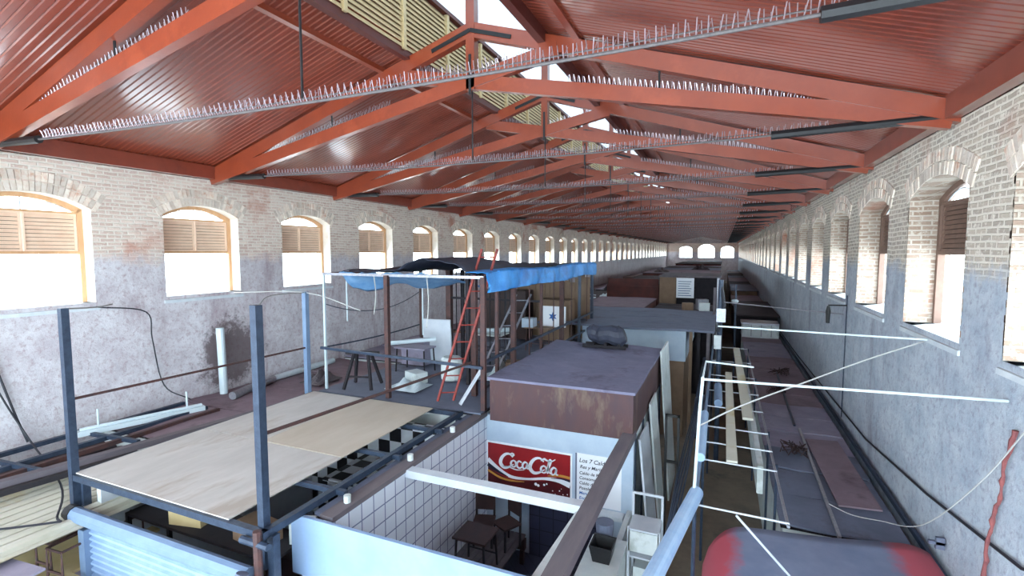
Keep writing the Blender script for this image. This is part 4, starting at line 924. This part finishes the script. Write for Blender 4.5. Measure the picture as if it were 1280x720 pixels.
one('pipe', MB().tube([(-.02, 11.9, -3.42), (-.04, 13.4, -3.40)], .09, 14), M['hood'], 'short blue grey pipe across the aisle rods', 'pipe')
one('long_board', MB().bar((.22, 8.7, -3.45), (.22, 15.2, -3.45), .17, .04), M['cream'], 'cream board lying along the aisle rods, left of two', 'board')
one('long_board', MB().bar((.55, 11.0, -3.42), (.50, 19.0, -3.42), .2, .05), M['cream'], 'longer cream board along the aisle rods, right of two', 'board')
one('long_board', MB().bar((.70, 9.5, -4.02), (.70, 15.5, -3.98), .1, .5), M['offwhite'], 'grey white fascia board hung below the rods beside the right row', 'board')
# clothesline frame and poles reaching the right wall
t = thing('pole_stand', (-.25, 8.0, -3.4), 'white tubular frame holding the long pole over the aisle', 'frame')
MB().tube([(-.29, 7.2, -3.42), (-.25, 7.25, -2.3), (-.22, 7.3, -1.75)], .022, 8).build('upright', M['pvc'], t)
MB().tube([(-.22, 7.3, -1.75), (-.2, 7.9, -1.65), (.45, 8.0, -1.70)], .014, 6).build('arm', M['pvc'], t)
one('wall_pole', MB().tube([(-.24, 7.3, -1.78), (2.88, 6.95, -1.62)], .017, 8), M['pvc'], 'long white pole from the aisle frame to the right wall, the nearer one', 'pole')
one('wall_pole', MB().tube([(-.06, 9.7, -1.36), (2.88, 9.3, -1.34)], .015, 8), M['pvc'], 'long white pole crossing to the right wall, the farther one', 'pole')
one('wall_pole', MB().tube([(-.0, 15.9, -1.5), (2.88, 15.0, -1.62)], .016, 8), M['steel'], 'thin grey pole from the tall aisle post to the right wall', 'pole')
W3([(-.28, 7.4, -2.5), (.3, 7.75, -2.22), (1.2, 8.3, -1.90), (2.0, 8.8, -1.62), (2.86, 9.4, -1.38)], .012, 'rope', 'white cord slanting between the two long poles', 'rope')
t = thing('utility_post', (-.05, 16.0, ZF), 'tall dark blue post rising from the aisle with hanging fittings', 'post')
MB().tube([(-.05, 16.0, ZF), (-.05, 16.0, -.85)], .07, 10).build('pole', M['darksteel'], t)
MB().tube([(-.05, 16.0, -.95), (.05, 15.9, -1.6), (-.1, 15.9, -2.4)], .05, 8).build('cable_bundle', M['wire'], t)
MB().box(-.15, .1, 15.85, 15.95, -2.1, -1.7).build('junction_box', M['steel'], t); MB().box(-.2, .0, 15.8, 15.9, -2.9, -2.5).build('junction_box', M['offwhite'], t)
one('post', MB().box(-.35, -.25, 22.0, 22.1, ZF, -1.5), M['wood'], 'grey timber post in the aisle beyond the tall blue post', 'post')
one('post', MB().box(.55, .63, 26.0, 26.1, ZF, -1.6), M['darksteel'], 'thin dark post in the aisle near the grey tank', 'post')
one('floor_lamp_globe', MB().tube([(.55, 26.05, -2.4+.1*math.sin(a)) for a in [-1.5,-1,-.5,0,.5,1,1.5]], [.02,.1,.15,.17,.15,.1,.02], 12), M['pvc'], 'round white globe on the thin dark post by the grey tank', 'globe')
# draped black cables along the kiosk side of the aisle
for i, (x, z, lab) in enumerate(((-.36, -3.5, 'outermost, nearest the aisle rods'), (-.41, -3.62, 'second from the aisle rods'), (-.46, -3.75, 'middle one'), (-.52, -3.9, 'second from the white rack side'), (-.58, -4.1, 'closest to the white rack'))):
    pts = [(x-.02*k, 19-1.3*k, z-.06*k-.12*math.sin(k*1.1+i)) for k in range(11)]
    one('cable', MB().tube(wirepts(pts), .016, 6), M['darksteel'], 'dark cable sagging along the aisle, %s' % lab, 'cable', 'sagging aisle cables')
for i, (y, lab) in enumerate(((12.5, 'nearer'), (17.5, 'farther'))):
    one('hanging_cloth', MB().sheet(lambda u, v: (-.55+.25*u, y+.12*math.sin(v*9)+.5*u, -3.55-1.0*v+.03*math.sin(u*9)), 8, 12, .01), M['darktarp'], 'dark cloth hanging from the aisle cables, the %s one' % lab, 'cloth')
# lines and marks on the right wall
one('conduit', MB().tube([(2.86, 5.2, -2.72), (2.86, 6.43, -3.20), (2.86, 8.93, -3.58), (2.86, 12.3, -3.95), (2.86, 22.2, -4.2), (2.86, 30, -4.25)], .018, 6), M['wire'], 'black conduit slanting down along the right wall', 'conduit')
one('conduit', MB().tube([(2.86, 14.6, -1.1), (2.86, 14.6, -4.2)], .014, 6), M['darksteel'], 'vertical dark pipe on the right wall with a bracket lamp', 'pipe')
t = thing('wall_lamp', (2.7, 14.6, -1.5), 'small dark lamp on a bracket beneath a right wall window', 'lamp')
MB().tube([(2.86, 14.6, -1.35), (2.45, 14.5, -1.35)], .02, 6).build('arm', M['black'], t); MB().tube([(2.45, 14.5, -1.37), (2.45, 14.5, -1.5), (2.45, 14.5, -1.8)], [.03, .055, .04], 10).build('lamp_head', M['black'], t)
mb = MB(); rg = random.Random(4); P = [(2.87, 6.76, -1.88), (2.84, 6.83, -2.3), (2.85, 6.93, -2.75), (2.83, 7.02, -3.2), (2.85, 7.12, -3.72), (2.85, 7.2, -4.15)]
Q = wirepts(P, 7); mb.tube([(p.x, p.y+rg.uniform(-.025, .025), p.z) for p in Q], [rg.uniform(.012, .03) for _ in Q], 7)
one('rope', mb, M['redrope'], 'rusty red rope hanging down the right wall', 'rope')
W3([(2.87, 6.5, -1.75), (2.7, 7.0, -2.6), (2.5, 7.9, -3.6), (2.3, 8.9, -4.1), (2.0, 9.2, -4.22), (1.75, 9.5, -4.24)], .008, 'rope', 'pale cord looping from the right wall down to the stall roof', 'rope')
one('bracket', MB().box(2.70, 2.88, 8.25, 8.30, -4.0, -3.96).box(2.78, 2.88, 8.25, 8.30, -4.06, -3.9), M['slate'], 'small grey bracket on the right wall just above the canopy corner', 'bracket')

# ================================================================== camera, light
cam = bpy.data.cameras.new('camera'); co = bpy.data.objects.new('camera', cam); C.objects.link(co)
f = 620.0; vx, vy = (905-640)/f, (360-314)/f; L = math.sqrt(1+vx*vx+vy*vy); n0, n1 = vx/L, vy/L
s_ = n0; c = math.sqrt(1-s_*s_); sp = n1/c; cp = math.sqrt(1-sp*sp)
R_ = Vector((c, s_, 0)); U_ = Vector((-s_*sp, c*sp, cp)); F_v = Vector((-s_*cp, c*cp, -sp))
mat = Matrix((R_, U_, -F_v)).transposed().to_4x4(); mat.translation = Vector((0, 0, H)); co.matrix_world = mat
cam.sensor_width = 36; cam.lens = 36*f/1280; cam.clip_start = .05; cam.clip_end = 400
sc_ = bpy.context.scene; sc_.camera = co
w = bpy.data.worlds.new('sky'); sc_.world = w; w.use_nodes = True
bg = w.node_tree.nodes['Background']; bg.inputs[0].default_value = (.76, .91, 1.0, 1); bg.inputs[1].default_value = WS
sc_.view_settings.view_transform = 'Standard'; sc_.view_settings.look = 'None'; sc_.view_settings.gamma = 1
sc_.view_settings.use_curve_mapping = False; sc_.view_settings.exposure = EXPO
sc_.cycles.max_bounces = 10; sc_.cycles.diffuse_bounces = 6; sc_.cycles.transmission_bounces = 6
